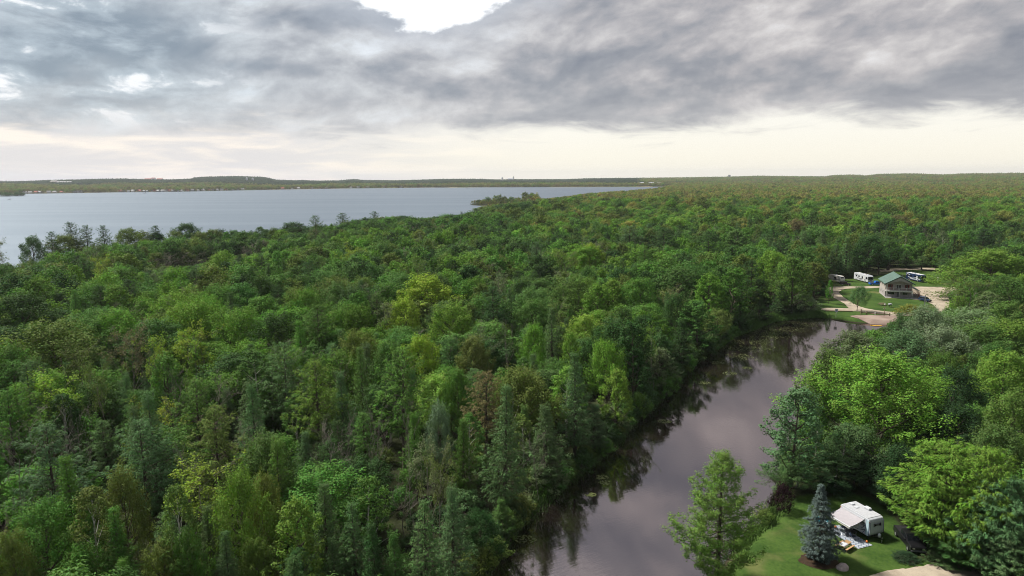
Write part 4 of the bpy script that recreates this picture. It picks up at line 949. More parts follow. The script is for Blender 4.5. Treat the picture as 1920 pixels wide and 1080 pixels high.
for (x, y), z, n in zip(gv, zg, gvn):
    px = 960 + F * x / y
    if n < 0.36 and z < 0.75 * max(5, sky_h(px, 6400) - 13) and px < 1500: continue          # open fields on the slopes
    s = rng.uniform(0.85, 1.15)
    pos.append((x, y, z - 1)); scl.append((s * 1.15, s * 1.15, s)); rz.append(rng.uniform(0, 6.28)); idx.append(int(rng.random() * 4))
    tint.append(jit(TINT[['olive', 'sunlit_gold', 'sunlit_gold', 'lime', 'sunlit_brown'][int(rng.random() * 5)] if px > 1200 or y < 3950 else ['dark', 'deep', 'deep', 'dark'][int(rng.random() * 4)]], 0.12))
forest_object('distant_woods', GROVE, np.array(pos), np.array(scl), np.array(rz), np.array(idx), np.array(tint), 'distant wooded hills along the horizon')
print('TREES', len(TREES), 'individual', len(indiv), 'rest', len(rest), 'mid', len(md), 'far', len(fr), 'groves', len(pos))

# ------------------------------------------------------------------ painted and plain surfaces
M_WHITE = simple('white_paint', (0.52, 0.54, 0.57), 0.4, var=0.06)
M_OFFW = simple('cream_paint', (0.62, 0.60, 0.56), 0.5, var=0.08)
M_ROOFGREY = simple('grey_membrane', (0.42, 0.43, 0.45), 0.7, var=0.12)
M_GLASSD = simple('dark_glass', (0.012, 0.014, 0.018), 0.12, var=0.1, spec=0.6)
M_BLACK = simple('black_paint', (0.010, 0.010, 0.012), 0.3, var=0.15, spec=0.5)
M_RUBBER = simple('rubber', (0.015, 0.015, 0.016), 0.8)
M_CHROME = simple('bright_metal', (0.62, 0.62, 0.63), 0.3, 0.8)
M_NAVY = simple('navy_paint', (0.014, 0.030, 0.080), 0.35, var=0.12, spec=0.5)
M_BLUE = simple('blue_paint', (0.02, 0.13, 0.50), 0.3, var=0.1, spec=0.5)
M_TEAL = simple('teal_plastic', (0.05, 0.42, 0.55), 0.5, var=0.1)
M_ORANGE = simple('orange_plastic', (0.62, 0.17, 0.03), 0.5, var=0.15)
M_YELLOW = simple('yellow_plastic', (0.75, 0.42, 0.02), 0.4, var=0.1)
M_WOOD = simple('weathered_wood', (0.20, 0.145, 0.10), 0.8, var=0.3, scale=2)
M_NEWWOOD = simple('pine_board', (0.42, 0.26, 0.13), 0.7, var=0.25, scale=2)
M_REDWOOD = simple('red_stained_wood', (0.16, 0.035, 0.022), 0.7, var=0.25)
M_STONE = simple('granite', (0.34, 0.29, 0.28), 0.85, var=0.35, scale=5)
M_BRICKRED = simple('barn_red', (0.33, 0.10, 0.07), 0.8, var=0.2)
M_GREYPLASTIC = simple('grey_plastic', (0.13, 0.135, 0.14), 0.6)
def siding_material(name, lo, hi, pitch=0.2):
    m, t, o = new_mat(name)
    tc = t.add('ShaderNodeTexCoord').outputs['Object']; sp = t.add('ShaderNodeSeparateXYZ'); t.put(sp.inputs[0], tc)
    ph = t.m('FRACT', t.m('DIVIDE', sp.outputs[2], pitch)); n = t.noise(t.vm('MULTIPLY', tc, (1, 1, 6)), 1.6, 4, 0.6)
    c = t.mix(t.ss(n, 0.3, 0.7), lo, hi)
    t.l.new(pbsdf(t, c, 0.8, 0, 0.15, bump(t, ph, 1.0, 0.03)), o.inputs[0]); return m
M_SIDING = siding_material('log_siding', (0.36, 0.31, 0.28), (0.52, 0.47, 0.43))
M_BLOCK = siding_material('pale_block_wall', (0.34, 0.31, 0.30), (0.46, 0.42, 0.41), 0.22)
def metal_roof(name, col):
    m, t, o = new_mat(name)
    tc = t.add('ShaderNodeTexCoord').outputs['Object']; sp = t.add('ShaderNodeSeparateXYZ'); t.put(sp.inputs[0], tc)
    rib = t.ss(t.m('ABSOLUTE', t.m('SUBTRACT', t.m('FRACT', t.m('DIVIDE', sp.outputs[1], 0.45)), 0.5)), 0.40, 0.48)
    n = t.noise(tc, 0.8, 4, 0.6)
    c = t.mix(t.ss(n, 0.35, 0.65), tuple(v * 0.85 for v in col), tuple(v * 1.12 for v in col))
    t.l.new(pbsdf(t, c, 0.55, 0.0, 0.4, bump(t, rib, 0.8, 0.04)), o.inputs[0]); return m
M_GREENROOF = metal_roof('green_metal_roof', (0.075, 0.135, 0.108))
def rug_material():
    m, t, o = new_mat('patterned_rug')
    tc = t.add('ShaderNodeTexCoord').outputs['Object']
    rt_ = t.add('ShaderNodeVectorRotate', rotation_type='Z_AXIS'); t.put(rt_.inputs['Vector'], tc); rt_.inputs['Angle'].default_value = math.radians(45)
    b = t.add('ShaderNodeTexBrick'); t.put(b.inputs['Vector'], rt_.outputs[0]); b.inputs['Scale'].default_value = 1.0
    b.inputs['Brick Width'].default_value = 0.62; b.inputs['Row Height'].default_value = 0.5; b.inputs['Mortar Size'].default_value = 0.06
    b.inputs['Color1'].default_value = (0.40, 0.43, 0.47, 1); b.inputs['Color2'].default_value = (0.30, 0.34, 0.39, 1); b.inputs['Mortar'].default_value = (0.12, 0.15, 0.20, 1)
    t.l.new(pbsdf(t, b.outputs[0], 0.9), o.inputs[0]); return m
def P3(v): return (v[0], v[1], v[2])

# ------------------------------------------------------------------ the lodge
def build_lodge():
    t = thing('lodge', 'two-storey lodge with green metal roof and front balcony beside the sandy yard', 'lodge', (151.0, 271.7, Z0), -0.32, None, (1, 1, 1.09))
    Wd, D, EV, RG = 9.6, 13.8, 5.5, 8.0; y0 = 1.9; cx = Wd / 2
    MB().box(-0.1, Wd + 2.9, -0.8, D, 0.0, 0.12).build('foundation', simple('concrete', (0.36, 0.35, 0.34), 0.85), t)
    MB().box(0, Wd, y0, D - 0.4, 0.1, 2.55).build('lower_wall', M_BLOCK, t)
    MB().prism([(0, 2.553), (Wd, 2.553), (Wd, EV), (cx, RG - 0.12), (0, EV)], 'y', y0 + 0.002, D - 0.402).build('upper_wall', M_SIDING, t)
    th = 0.16; ov = 0.75; sl = (RG - EV) / cx; ez = EV - ov * sl
    rf = MB()
    rf.prism([(-ov, ez), (cx, RG), (cx, RG + th), (-ov, ez + th)], 'y', -0.55, D + 0.45)
    rf = rf.build('roof', M_GREENROOF, t)
    MB().prism([(cx + .001, RG), (Wd + ov, ez), (Wd + ov, ez + th), (cx + .001, RG + th)], 'y', -0.55, D + 0.45).build('roof', M_GREENROOF, t)
    MB().prism([(cx - .2, RG + .12), (cx, RG + .2), (cx + .2, RG + .12), (cx, RG + .25)], 'y', -0.57, D + 0.47).build('ridge_cap', M_GREENROOF, rf)
    tr = MB()
    for s in (-1, 1):
        tr.bar((cx, -0.6, RG - 0.02), (cx + s * (cx + ov), -0.6, ez - 0.02), 0.06, 0.26)
    tr.build('roof_trim', simple('dark_green_paint', (0.04, 0.085, 0.065), 0.6), t)
    # gable face over the balcony, an arched opening below it
    MB().prism([(0.3, EV - 0.15), (1.6, EV + 0.05), (cx - 1.3, EV + 0.62), (cx, EV + 0.85), (cx + 1.3, EV + 0.62), (Wd - 1.6, EV + 0.05), (Wd - 0.3, EV - 0.15), (Wd - 0.1, EV), (cx, RG - 0.10), (0.1, EV)], 'y', -0.32, -0.14).build('gable', M_BLOCK, t)
    bal = MB().box(0.05, Wd - 0.05, -0.25, y0 - 0.01, 2.30, 2.72).build('balcony', simple('grey_deck', (0.60, 0.56, 0.54), 0.8), t)
    MB().box(0.05, Wd - 0.05, -0.22, -0.12, 3.68, 3.80).box(0.05, Wd - 0.05, -0.22, -0.12, 2.80, 2.88).build('railing', simple('pale_rail', (0.62, 0.58, 0.56), 0.7), bal)
    b0 = None
    for k in range(33):
        x = 0.2 + k * (Wd - 0.5) / 32
        if b0 is None: b0 = MB().box(0, 0.06, -0.19, -0.15, 2.885, 3.675).build('baluster', M_REDWOOD, bal)
        else: b0_ = b0.copy(); link(b0_, bal); b0_.location.x = x
        if k == 0: b0.location.x = x
    for x in (0.12, 2.4, cx - 0.08, 7.1, Wd - 0.28):
        MB().box(x, x + 0.16, -0.30, -0.14, 0.12 if x in (0.12, Wd - 0.28, cx - 0.08) else 2.73, 5.45 if x in (0.12, Wd - 0.28) else 3.86).build('post', simple('pale_rail', (0.62, 0.58, 0.56), 0.7), t)
    dr = MB().box(cx - 0.95, cx + 0.95, y0 - 0.05, y0 + 0.01, 2.73, 4.85).build('french_door', M_OFFW, t)
    for s in (-0.82, 0.08): MB().box(cx + s, cx + s + 0.74, y0 - 0.065, y0 - 0.045, 2.95, 4.65).build('pane', M_GLASSD, dr)
    for x in (1.0, 7.0):
        wn = MB().box(x, x + 1.6, y0 - 0.05, y0 + 0.01, 3.25, 4.75).build('window', M_REDWOOD, t)
        MB().box(x + 0.5, x + 1.1, y0 - 0.065, y0 - 0.045, 3.35, 4.65).build('pane', M_GLASSD, wn)
    for x, w_ in ((1.0, 2.4), (6.3, 1.9)):
        wn = MB().box(x, x + w_, y0 - 0.05, y0 + 0.01, 0.95, 2.15).build('window', M_OFFW, t)
        MB().box(x + .08, x + w_ - .08, y0 - 0.065, y0 - 0.045, 1.03, 2.07).build('pane', M_GLASSD, wn)
    dd_ = MB().box(4.4, 5.4, y0 - 0.05, y0 + 0.01, 0.12, 2.15).build('door', M_GREYPLASTIC, t)
    for y, z in ((3.8, 3.6), (8.0, 3.6), (5.2, 1.0), (9.5, 1.0), (12.0, 3.6)):
        wn = MB().box(-0.05, 0.01, y, y + 1.0, z, z + 1.15).build('window', M_WHITE, t)
        MB().box(-0.065, -0.045, y + .08, y + .92, z + .08, z + 1.07).build('pane', M_GLASSD, wn)
    # porch along the right side with red posts
    MB().prism([(Wd + 0.01, 3.75), (Wd + 2.7, 2.75), (Wd + 2.7, 2.88), (Wd + 0.01, 3.90)], 'y', -0.2, 10.0).build('porch_roof', M_GREENROOF, t)
    pp = None
    for k in range(6):
        if pp is None: pp = MB().box(Wd + 2.35, Wd + 2.55, 0, 0.2, 0.12, 2.82).build('porch_post', M_REDWOOD, t); q = pp
        else: q = pp.copy(); link(q, t)
        q.location.y = 0.1 + k * 1.9
    MB().box(Wd + 2.40, Wd + 2.50, 0.3, 9.7, 0.95, 1.06).box(Wd + 2.40, Wd + 2.50, 0.3, 9.7, 0.45, 0.53).build('porch_rail', M_REDWOOD, t)
    MB().tube([(cx + 2.4, 9, 6.4), (cx + 2.4, 9, 7.6)], 0.12).build('vent_pipe', M_GREYPLASTIC, t)
build_lodge()

# ------------------------------------------------------------------ vehicles
def wheel(parent, x, y, r=0.38, w_=0.26, axis='x'):
    pts = [(x - w_ / 2, y, r), (x + w_ / 2, y, r)] if axis == 'x' else [(x, y - w_ / 2, r), (x, y + w_ / 2, r)]
    g = MB().tube(pts, r, 14).build('wheel', M_RUBBER, parent)
    e = 0.008
    pts2 = [(x - w_ / 2 - e, y, r), (x + w_ / 2 + e, y, r)] if axis == 'x' else [(x, y - w_ / 2 - e, r), (x, y + w_ / 2 + e, r)]
    MB().tube(pts2, r * 0.55, 12).build('rim', M_CHROME, g); return g
def motorhome(label, loc, rz, dark=False, L=11.0):
    """front towards local -y"""
    t = thing('motorhome', label, 'motorhome', loc, rz, 'motorhomes parked behind the lodge'); W = 1.27; body = M_NAVY if dark else M_WHITE
    prof = [(-L / 2, 0.85), (-L / 2 - 0.05, 1.35), (-L / 2 + 0.25, 3.0), (-L / 2 + 0.75, 3.35), (L / 2 - 0.15, 3.4), (L / 2, 3.2), (L / 2, 0.45), (-L / 2 + 0.4, 0.45)]
    MB().prism(prof, 'x', -W, W).build('body', body, t, bevel=0.05)
    MB().box(-W + 0.02, W - 0.02, -L / 2 + 0.7, L / 2 - 0.15, 3.40, 3.46).build('roof', M_WHITE, t)
    for y in (-2.2, 2.4): MB().box(-0.35, 0.35, y, y + 0.9, 3.46, 3.75).build('roof_unit', M_OFFW, t, bevel=0.05)
    MB().box(-0.25, 0.25, 0.3, 0.8, 3.46, 3.6).build('roof_vent', M_GREYPLASTIC, t)
    ws = MB(); y1, z1, y2, z2 = -L / 2 - 0.03, 1.65, -L / 2 + 0.20, 2.85
    ws._a([(-1.12, y1, z1), (1.12, y1, z1), (1.08, y2, z2), (-1.08, y2, z2), (-1.12, y1 + .1, z1), (1.12, y1 + .1, z1), (1.08, y2 + .1, z2), (-1.08, y2 + .1, z2)], [(0, 1, 2, 3), (7, 6, 5, 4), (0, 4, 5, 1), (1, 5, 6, 2), (2, 6, 7, 3), (3, 7, 4, 0)])
    ws.build('windscreen', M_GLASSD, t)
    for s in (-0.85, 0.62): MB().box(s, s + 0.24, -L / 2 - 0.085, -L / 2, 1.05, 1.25).build('headlight', M_CHROME, t)
    MB().box(-1.15, 1.15, -L / 2 - 0.12, -L / 2 + 0.3, 0.45, 0.82).build('bumper', M_WHITE if not dark else M_GREYPLASTIC, t, bevel=0.05)
    MB().box(-0.45, 0.45, -L / 2 - 0.08, -L / 2 + 0.1, 0.98, 1.4).build('grille', M_GREYPLASTIC, t)
    for s in (-1, 1):
        MB().box(s * (W + .02) - .01, s * (W + .02) + .01, -L / 2 + 0.7, -L / 2 + 1.9, 1.75, 2.75).build('side_window', M_GLASSD, t)
        for y in (-1.8, 1.0, 3.2):
            MB().box(s * (W + .02) - .01, s * (W + .02) + .01, y, y + 1.1, 1.9, 2.6).build('side_window', M_GLASSD, t)
        sw = MB()
        for (ya, za, yb, zb, w_) in ((-4.6, 1.2, -2.0, 1.75, .3), (-2.0, 1.75, 0.6, 1.25, .34), (0.6, 1.25, 3.0, 1.55, .28), (3.0, 1.55, 4.8, 2.7, .3), (-3.4, 0.85, 1.8, 0.95, .2), (2.4, 2.6, 4.4, 3.05, .22)):
            sw.bar((s * (W + .012), ya, za), (s * (W + .012), yb, zb), 0.02, w_)
        sw.build('painted_swirl', M_GREYPLASTIC if not dark else M_WHITE, t)
        for y in (-L / 2 + 1.9, L / 2 - 3.0, L / 2 - 2.0): wheel(t, s * (W - 0.13), y, 0.47)
        MB().box(s * (W + 0.12), s * (W + 0.34), -L / 2 + 0.35, -L / 2 + 0.5, 2.0, 2.5).build('mirror', M_BLACK, t)
    MB().box(-W - 0.03, -W - 0.005, -2.9, -2.15, 0.75, 2.75).build('door', M_OFFW if not dark else M_WHITE, t)
    return t
motorhome('white motorhome with grey swirl graphics parked behind the blue pickup', (163.8, 314.6, Z0 - .02), 0.04, False, 12.0)
motorhome('dark navy motorhome with a white roof parked right of the lodge', (188.4, 315.0, Z0 - .02), 0.10, True, 10.5)
def camper(label, loc, rz, L=8.0):
    t = thing('camper_trailer', label, 'camper trailer', loc, rz); W = 1.22
    MB().prism([(-L / 2 + .5, 0.5), (-L / 2, 1.2), (-L / 2 + .15, 2.2), (-L / 2 + .8, 3.0), (-L / 2 + 1.5, 3.15), (L / 2, 3.15), (L / 2, 0.5)], 'x', -W, W).build('body', M_OFFW, t, bevel=0.06)
    MB()._a([(-1.0, -L / 2 + .13, 2.2), (1.0, -L / 2 + .13, 2.2), (.95, -L / 2 + .66, 2.85), (-.95, -L / 2 + .66, 2.85), (-1.0, -L / 2 + .2, 2.15), (1.0, -L / 2 + .2, 2.15)], [(0, 1, 2, 3), (0, 4, 5, 1)]).build('front_window', M_GLASSD, t)
    MB().box(-0.35, 0.35, -0.5, 0.5, 3.15, 3.42).build('roof_unit', M_WHITE, t)
    MB().bar((-W - .01, -L / 2 + .6, 1.5), (-W - .01, L / 2 - .4, 1.1), .02, .3).build('painted_stripe', M_GREYPLASTIC, t)
    for s in (-1, 1):
        for y in (0.4, 1.3): wheel(t, s * (W - .1), y, .36)
        MB().box(s * (W + .012) - .01, s * (W + .012) + .01, -1.4, 0, 1.7, 2.4).build('side_window', M_GLASSD, t)
    MB().bar((0, -L / 2 + .4, .55), (0, -L / 2 - 1.1, .5), .12).build('hitch', M_BLACK, t); return t
camper('pale camper trailer with a rounded nose beside the black off-roader', (150.6, 313.4, Z0 - .02), 0.30)
def car(name, label, cat, loc, rz, paint, L=4.6, W=0.92, Hh=1.75, kind='suv', group=None):
    """front towards local -y"""
    t = thing(name, label, cat, loc, rz, group); h = L / 2; g = 0.32
    if kind == 'pickup':
        lower = [(-h, g + .1), (-h, 0.98), (-h + .3, 1.10), (-h + 1.35, 1.16), (h, 1.16), (h, g + .05)]
        cab = [(-h + 1.3, 1.14), (-h + 1.95, Hh), (-h + 3.35, Hh), (-h + 3.6, 1.14)]; win = (-h + 1.75, -h + 3.35)
    elif kind == 'jeep':
        lower = [(-h, g + .2), (-h, 1.05), (-h + 1.3, 1.12), (h, 1.12), (h, g + .15)]
        cab = [(-h + 1.25, 1.10), (-h + 1.55, Hh), (h - .08, Hh), (h, 1.10)]; win = (-h + 1.6, h - .3)
    else:
        lower = [(-h, g + .1), (-h - .02, .75), (-h + .2, .95), (-h + 1.2, 1.05), (h - .1, 1.08), (h, .8), (h, g + .05)]
        cab = [(-h + 1.1, 1.03), (-h + 1.9, Hh), (h - .6, Hh), (h - .1, 1.06)]; win = (-h + 1.75, h - .7)
    MB().prism(lower, 'x', -W, W).build('body', paint, t, bevel=0.06)
    cb = MB().prism(cab, 'x', -W + .1, W - .1).build('cabin', paint, t, bevel=0.05)
    for s in (-1, 1):
        mid = (win[0] + win[1]) / 2; x = s * (W - .1)
        for ya, yb in ((win[0] + .1, mid - .05), (mid + .05, win[1])): MB().box(x - .012, x + .012, ya, yb, 1.2, Hh - .12).build('side_window', M_GLASSD, cb)
        for y in (-h + .85, h - .95): wheel(t, s * (W - .08), y, .37 if kind != 'jeep' else .42)
        MB().box(s * W * .62 - .14, s * W * .62 + .14, -h - .03, -h + .05, .72, .9).build('headlight', M_CHROME, t)
        MB().box(s * (W + .02), s * (W + .2), -h + 1.5, -h + 1.62, 1.12, 1.3).build('mirror', M_BLACK, t)
    a, b = cab[0], cab[1]
    MB()._a([(-W + .2, a[0] + .05, a[1] + .06), (W - .2, a[0] + .05, a[1] + .06), (W - .24, b[0] - .07, b[1] - .06), (-W + .24, b[0] - .07, b[1] - .06)], [(0, 1, 2, 3)]).build('windscreen', M_GLASSD, cb)
    MB().box(-W * .95, W * .95, -h - .08, -h + .1, g + .08, .6).build('bumper', M_GREYPLASTIC, t)
    MB().box(-W * .4, W * .4, -h - .035, -h + .05, .68, .92).build('grille', M_BLACK, t)
    if kind == 'pickup': MB().box(-W + .12, W - .12, -h + 3.7, h - .12, 1.05, 1.168).build('truck_bed', M_RUBBER, t)
    if kind == 'jeep':
        MB().tube([(0, h + .02, 1.0), (0, h + .25, 1.0)], .38, 12).build('spare_wheel', M_RUBBER, t)
    return t
car('pickup_truck', 'bright blue pickup parked across the front of the white motorhome', 'pickup', (163.8, 303.4, Z0), math.radians(86), M_BLUE, 5.7, .98, 1.85, 'pickup')
car('off_roader', 'black off-road car parked in front of the pale camper', 'car', (149.6, 302.6, Z0), math.radians(60), M_BLACK, 4.3, .92, 1.85, 'jeep')
car('parked_car', 'dark blue car on the gravel by the lodge porch', 'car', (161.4, 262.5, Z0 + .05), math.radians(18), M_NAVY, 4.6, .93, 1.75, 'suv')
car('pickup_truck', 'black pickup half hidden under the pine right of the white trailer', 'pickup', (53.2, 85.1, Z0), math.radians(-8), M_BLACK, 5.6, .98, 1.9, 'pickup')
car('parked_car', 'silver car half hidden under trees right of the gravel yard', 'car', P3(gp(*zx(1385, 545))), math.radians(70), simple('silver_paint', (.4, .42, .42), .35, .3), 4.5, .92, 1.6, 'suv')
def canoe(name, label, cat, paint, L=5.2):
    n = 13; mb = MB(); rows = []
    for i in range(n):
        u = -1 + 2 * i / (n - 1); w_ = 0.40 * (1 - abs(u) ** 2.3) + 0.015; up_ = 0.20 * abs(u) ** 3
        rows.append([(math.cos(a) * w_, u * L / 2, up_ + .34 - math.sin(a) * (.30 + 0.0 * u)) for a in np.linspace(0, PI, 9)])
    b = 0
    for r in rows: mb.v += r
    for i in range(n - 1):
        for k in range(8): a = i * 9 + k; mb.f.append((a, a + 1, a + 10, a + 9))
    hull = mb
    return hull
fb = thing('feather_banner', 'tall narrow white banner standing on the lawn before the dark blue car', 'banner', (154.6, 251.4, Z0), math.radians(28))
MB().tube([(-.30, 0, 0), (-.30, 0, 3.4), (-.24, 0, 4.1), (-.02, 0, 4.6), (.22, 0, 4.55)], .035, 6).build('pole', M_GREYPLASTIC, fb)
o_ = [(-.27, .35), (.24, .5)] + [(.29 + .02 * math.sin(k), .5 + k * .5) for k in range(1, 8)] + [(.25, 4.48), (-.02, 4.55), (-.20, 4.1), (-.27, 3.4)]
MB().prism(o_, 'y', -.02, .02).build('cloth', M_WHITE, fb)
MB().box(-.45, -.15, -.3, .3, 0, .06).build('foot', M_BLACK, fb)
ky = thing('kayak', 'yellow kayak on the bank half behind the grey-green tree', 'kayak', P3(gp(1643, 612.5, 0.6)), math.radians(75))
h_ = canoe('kayak', '', '', M_YELLOW, 3.6).build('hull', M_YELLOW, ky, smooth=True); sm = h_.modifiers.new('thickness', 'SOLIDIFY'); sm.thickness = 0.03
MB().box(-.30, .30, -1.3, 1.3, .31, .36).build('deck', M_YELLOW, ky)

# ------------------------------------------------------------------ small things round the lodge
fn = thing('rail_fence', 'low dark log rail fence with thick posts between road and beach', 'fence', (0, 0, 0))
fp = [gp(*zx(*p)) for p in [(522, 684), (571, 686), (643, 692), (720, 694), (768, 697)]]
for i, p in enumerate(fp):
    hh = 1.9 if i == 0 else (1.45 if i == 1 else 1.1)
    MB().tube([(p[0], p[1], .8), (p[0], p[1], Z0 + hh)], .17, 8).build('post', M_WOOD if i != 2 else M_OFFW, fn)
for a, b in zip(fp[:-1], fp[1:]): MB().tube([(a[0], a[1], Z0 + .62), (b[0], b[1], Z0 + .62)], .14, 6).build('rail', M_WOOD, fn)
fn = thing('log_edging', 'long low timber edging along the near side of the road', 'edging', (0, 0, 0))
fp = [gp(*zx(*p)) for p in [(215, 655), (330, 658), (450, 660)]]
for a, b in zip(fp[:-1], fp[1:]): MB().tube([(a[0], a[1], Z0 + .18), (b[0], b[1], Z0 + .18)], .16, 6).build('log', M_WOOD, fn)
p = gp(*zx(308, 702))
sg = thing('beach_sign', 'small white sign on a post at the water edge left of the beach', 'sign', P3(p))
MB().box(-.05, .05, -.05, .05, -.3, 2.6).build('post', M_OFFW, sg); MB().box(-.55, .55, -.09, -.055, 1.65, 2.75).build('board', M_WHITE, sg)
MB().box(-.06, .06, -.098, -.092, 1.9, 2.45).build('printed_mark', M_GREYPLASTIC, sg)
p = gp(*zx(721, 694))
bp_ = thing('birdhouse_post', 'slim dark post with a small crossbar standing behind the rail fence', 'post', P3(p))
MB().tube([(0, 0, 0), (0, 0, 3.9)], .09, 6).build('pole', M_WOOD, bp_); MB().box(-.5, .5, -.05, .05, 2.6, 2.72).build('crossbar', M_OFFW, bp_); MB().box(-.2, .2, -.2, .2, 3.9, 4.25).build('birdhouse', M_OFFW, bp_)  # box on top is a birdhouse, no lamp
def bench(label, loc, rz):
    t = thing('picnic_table', label, 'picnic table', loc, rz, 'picnic tables'); return t
def picnic_table(label, loc, rz, wood, s=1.0):
    t = bench(label, loc, rz); t.scale = (s, s, s)
    q = None
    for k in range(5):
        if q is None: q = MB().box(-1.0, 1.0, -.07, .07, .72, .765).build('tabletop_plank', wood, t); c = q
        else: c = q.copy(); link(c, t)
        c.location.y = -.32 + k * .16
    for s_ in (-1, 1):
        MB().box(-1.0, 1.0, s_ * .72 - .13, s_ * .72 + .13, .43, .47).build('seat', wood, t)
    for x in (-.75, .75):
        MB().bar((x, -.35, .72), (x, -.75, 0), .08).bar((x, .35, .72), (x, .75, 0), .08).bar((x, -.85, .40), (x, .85, .40), .08).build('leg_frame', M_WOOD, t)
    return t
picnic_table('weathered picnic table on the lawn in front of the lodge', P3(gp(*zx(703, 605))), 0.1, M_WOOD, 1.15)
g = thing('barbecue_grill', 'black grill with a white lid standing on the lodge lawn', 'grill', P3(gp(*zx(768, 622))), 0.3)
MB().box(-.55, .55, -.35, .35, .75, 1.05).build('firebox', M_BLACK, g); MB().prism([(-.35, 1.06), (-.3, 1.4), (0, 1.55), (.3, 1.4), (.35, 1.06)], 'x', -.55, .55).build('lid', M_WHITE, g)
for x in (-.45, .45):
    for y in (-.28, .28): MB().box(x - .04, x + .04, y - .04, y + .04, 0, .748).build('leg', M_BLACK, g)
MB().box(.552, 1.0, -.3, .3, .95, 1.0).build('side_shelf', M_WHITE, g)
def boulder(name, label, cat, loc, sx, sy, sz, seed, mat=M_STONE, group=None):
    import bmesh
    bm = bmesh.new(); bmesh.ops.create_icosphere(bm, subdivisions=4, radius=1.0); r_ = np.random.default_rng(seed); ph = r_.uniform(0, 6, 9)
    for v in bm.verts:
        c = v.co; k = 1 + .10 * math.sin(2.1 * c.x + ph[0]) * math.sin(1.7 * c.y + ph[1]) + .07 * math.sin(4.3 * c.z + ph[2] + 2 * c.x) + .035 * math.sin(8 * c.y + ph[3]) * math.sin(7 * c.x + ph[4])
        v.co = Vector((c.x * sx * k, c.y * sy * k, max(-.15, c.z) * sz * k))
    me = bpy.data.meshes.new(name); bm.to_mesh(me); bm.free(); me.materials.append(mat)
    for p_ in me.polygons: p_.use_smooth = True
    o = bpy.data.objects.new(name, me); link(o); o.location = tuple(loc); props(o, label, cat, group); return o
boulder('boulder', 'grey-green boulder beside the tan rock on the lodge lawn', 'rock', P3(gp(*zx(1040, 660))), 1.3, .9, .9, 3, simple('mossy_stone', (.16, .18, .16), .9, var=.35), 'rocks on the lodge lawn')
boulder('boulder', 'low reddish tan rock right of the grey-green boulder', 'rock', P3(gp(*zx(1085, 668))), 1.3, .7, .55, 4, simple('tan_stone', (.36, .25, .19), .9, var=.3), 'rocks on the lodge lawn')
boulder('boulder', 'pinkish grey boulder on the grass below the blue spruce', 'rock', P3(gp(1580, 1066)), .80, .66, .62, 5, simple('pink_granite', (.42, .345, .34), .85, var=.22, scale=4))
p = gp(*zx(1180, 398)); u_ = thing('utility_pedestal', 'short white utility post on the grass right of the navy motorhome', 'utility post', P3(p))
MB().box(-.16, .16, -.16, .16, 0, 1.6).build('box', M_WHITE, u_); MB().box(-.2, .2, -.2, .2, 1.602, 1.7).build('cap', M_OFFW, u_)
# power line
pl = []
for (px_, Y_, lab, top) in ((1726, 412, 'nearer weathered power pole with a crossarm above the small pines', 459), (1777, 418, 'farther power pole among the trees right of the first pole', 461)):
    X_ = (px_ - 960) / F * (0.987 * Y_ + 8); zt = None
    for z_ in np.arange(8, 30, .1):
        if pj((X_, Y_, z_))[1] < top: zt = z_; break
    t = thing('power_pole', lab, 'power pole', (X_, Y_, Z0), 0.2, 'power poles behind the lodge'); hh = (zt or 14) - Z0
    MB().tube([(0, 0, 0), (0, 0, hh)], [.24, .16], 8).build('pole', simple('pole_wood', (.34, .32, .30), .8), t)
    MB().box(-1.3, 1.3, -.08, .08, hh - .7, hh - .5).build('crossarm', simple('pole_wood', (.34, .32, .30), .8), t)
    MB().tube([(-.1, -.4, hh - 2.6), (-.1, -.4, hh - 1.6)], .27, 8).build('transformer', M_ROOFGREY, t)
    for x in (-1.15, 0, 1.15): MB().tube([(x, 0, hh - .5), (x, 0, hh - .2)], .06, 6).build('insulator', M_WHITE, t)
    pl.append(Vector((X_, Y_, Z0 + hh - .2)))
def wires(a, b, label, sag=1.0):
    mb = MB()
    for o_ in (-1.1, 0, 1.1):
        mb.tube([a + Vector((o_, 0, 0)) + (b - a) * s - Vector((0, 0, sag * 4 * s * (1 - s))) for s in np.linspace(0, 1, 9)], .035, 4)
    o = mb.build('power_wires', simple('grey_wire', (.30, .30, .30), .6)); props(o, label, 'power line', 'power line spans')
dv = (pl[1] - pl[0]).normalized()
wires(pl[0], pl[1], 'three thin grey wires between the two power poles')
wires(pl[0] - Vector((45, -4, 0)), pl[0], 'three thin grey wires running left from the nearer power pole')
wires(pl[1], pl[1] + Vector((62, -14, 4)), 'three thin grey wires running right from the farther power pole')

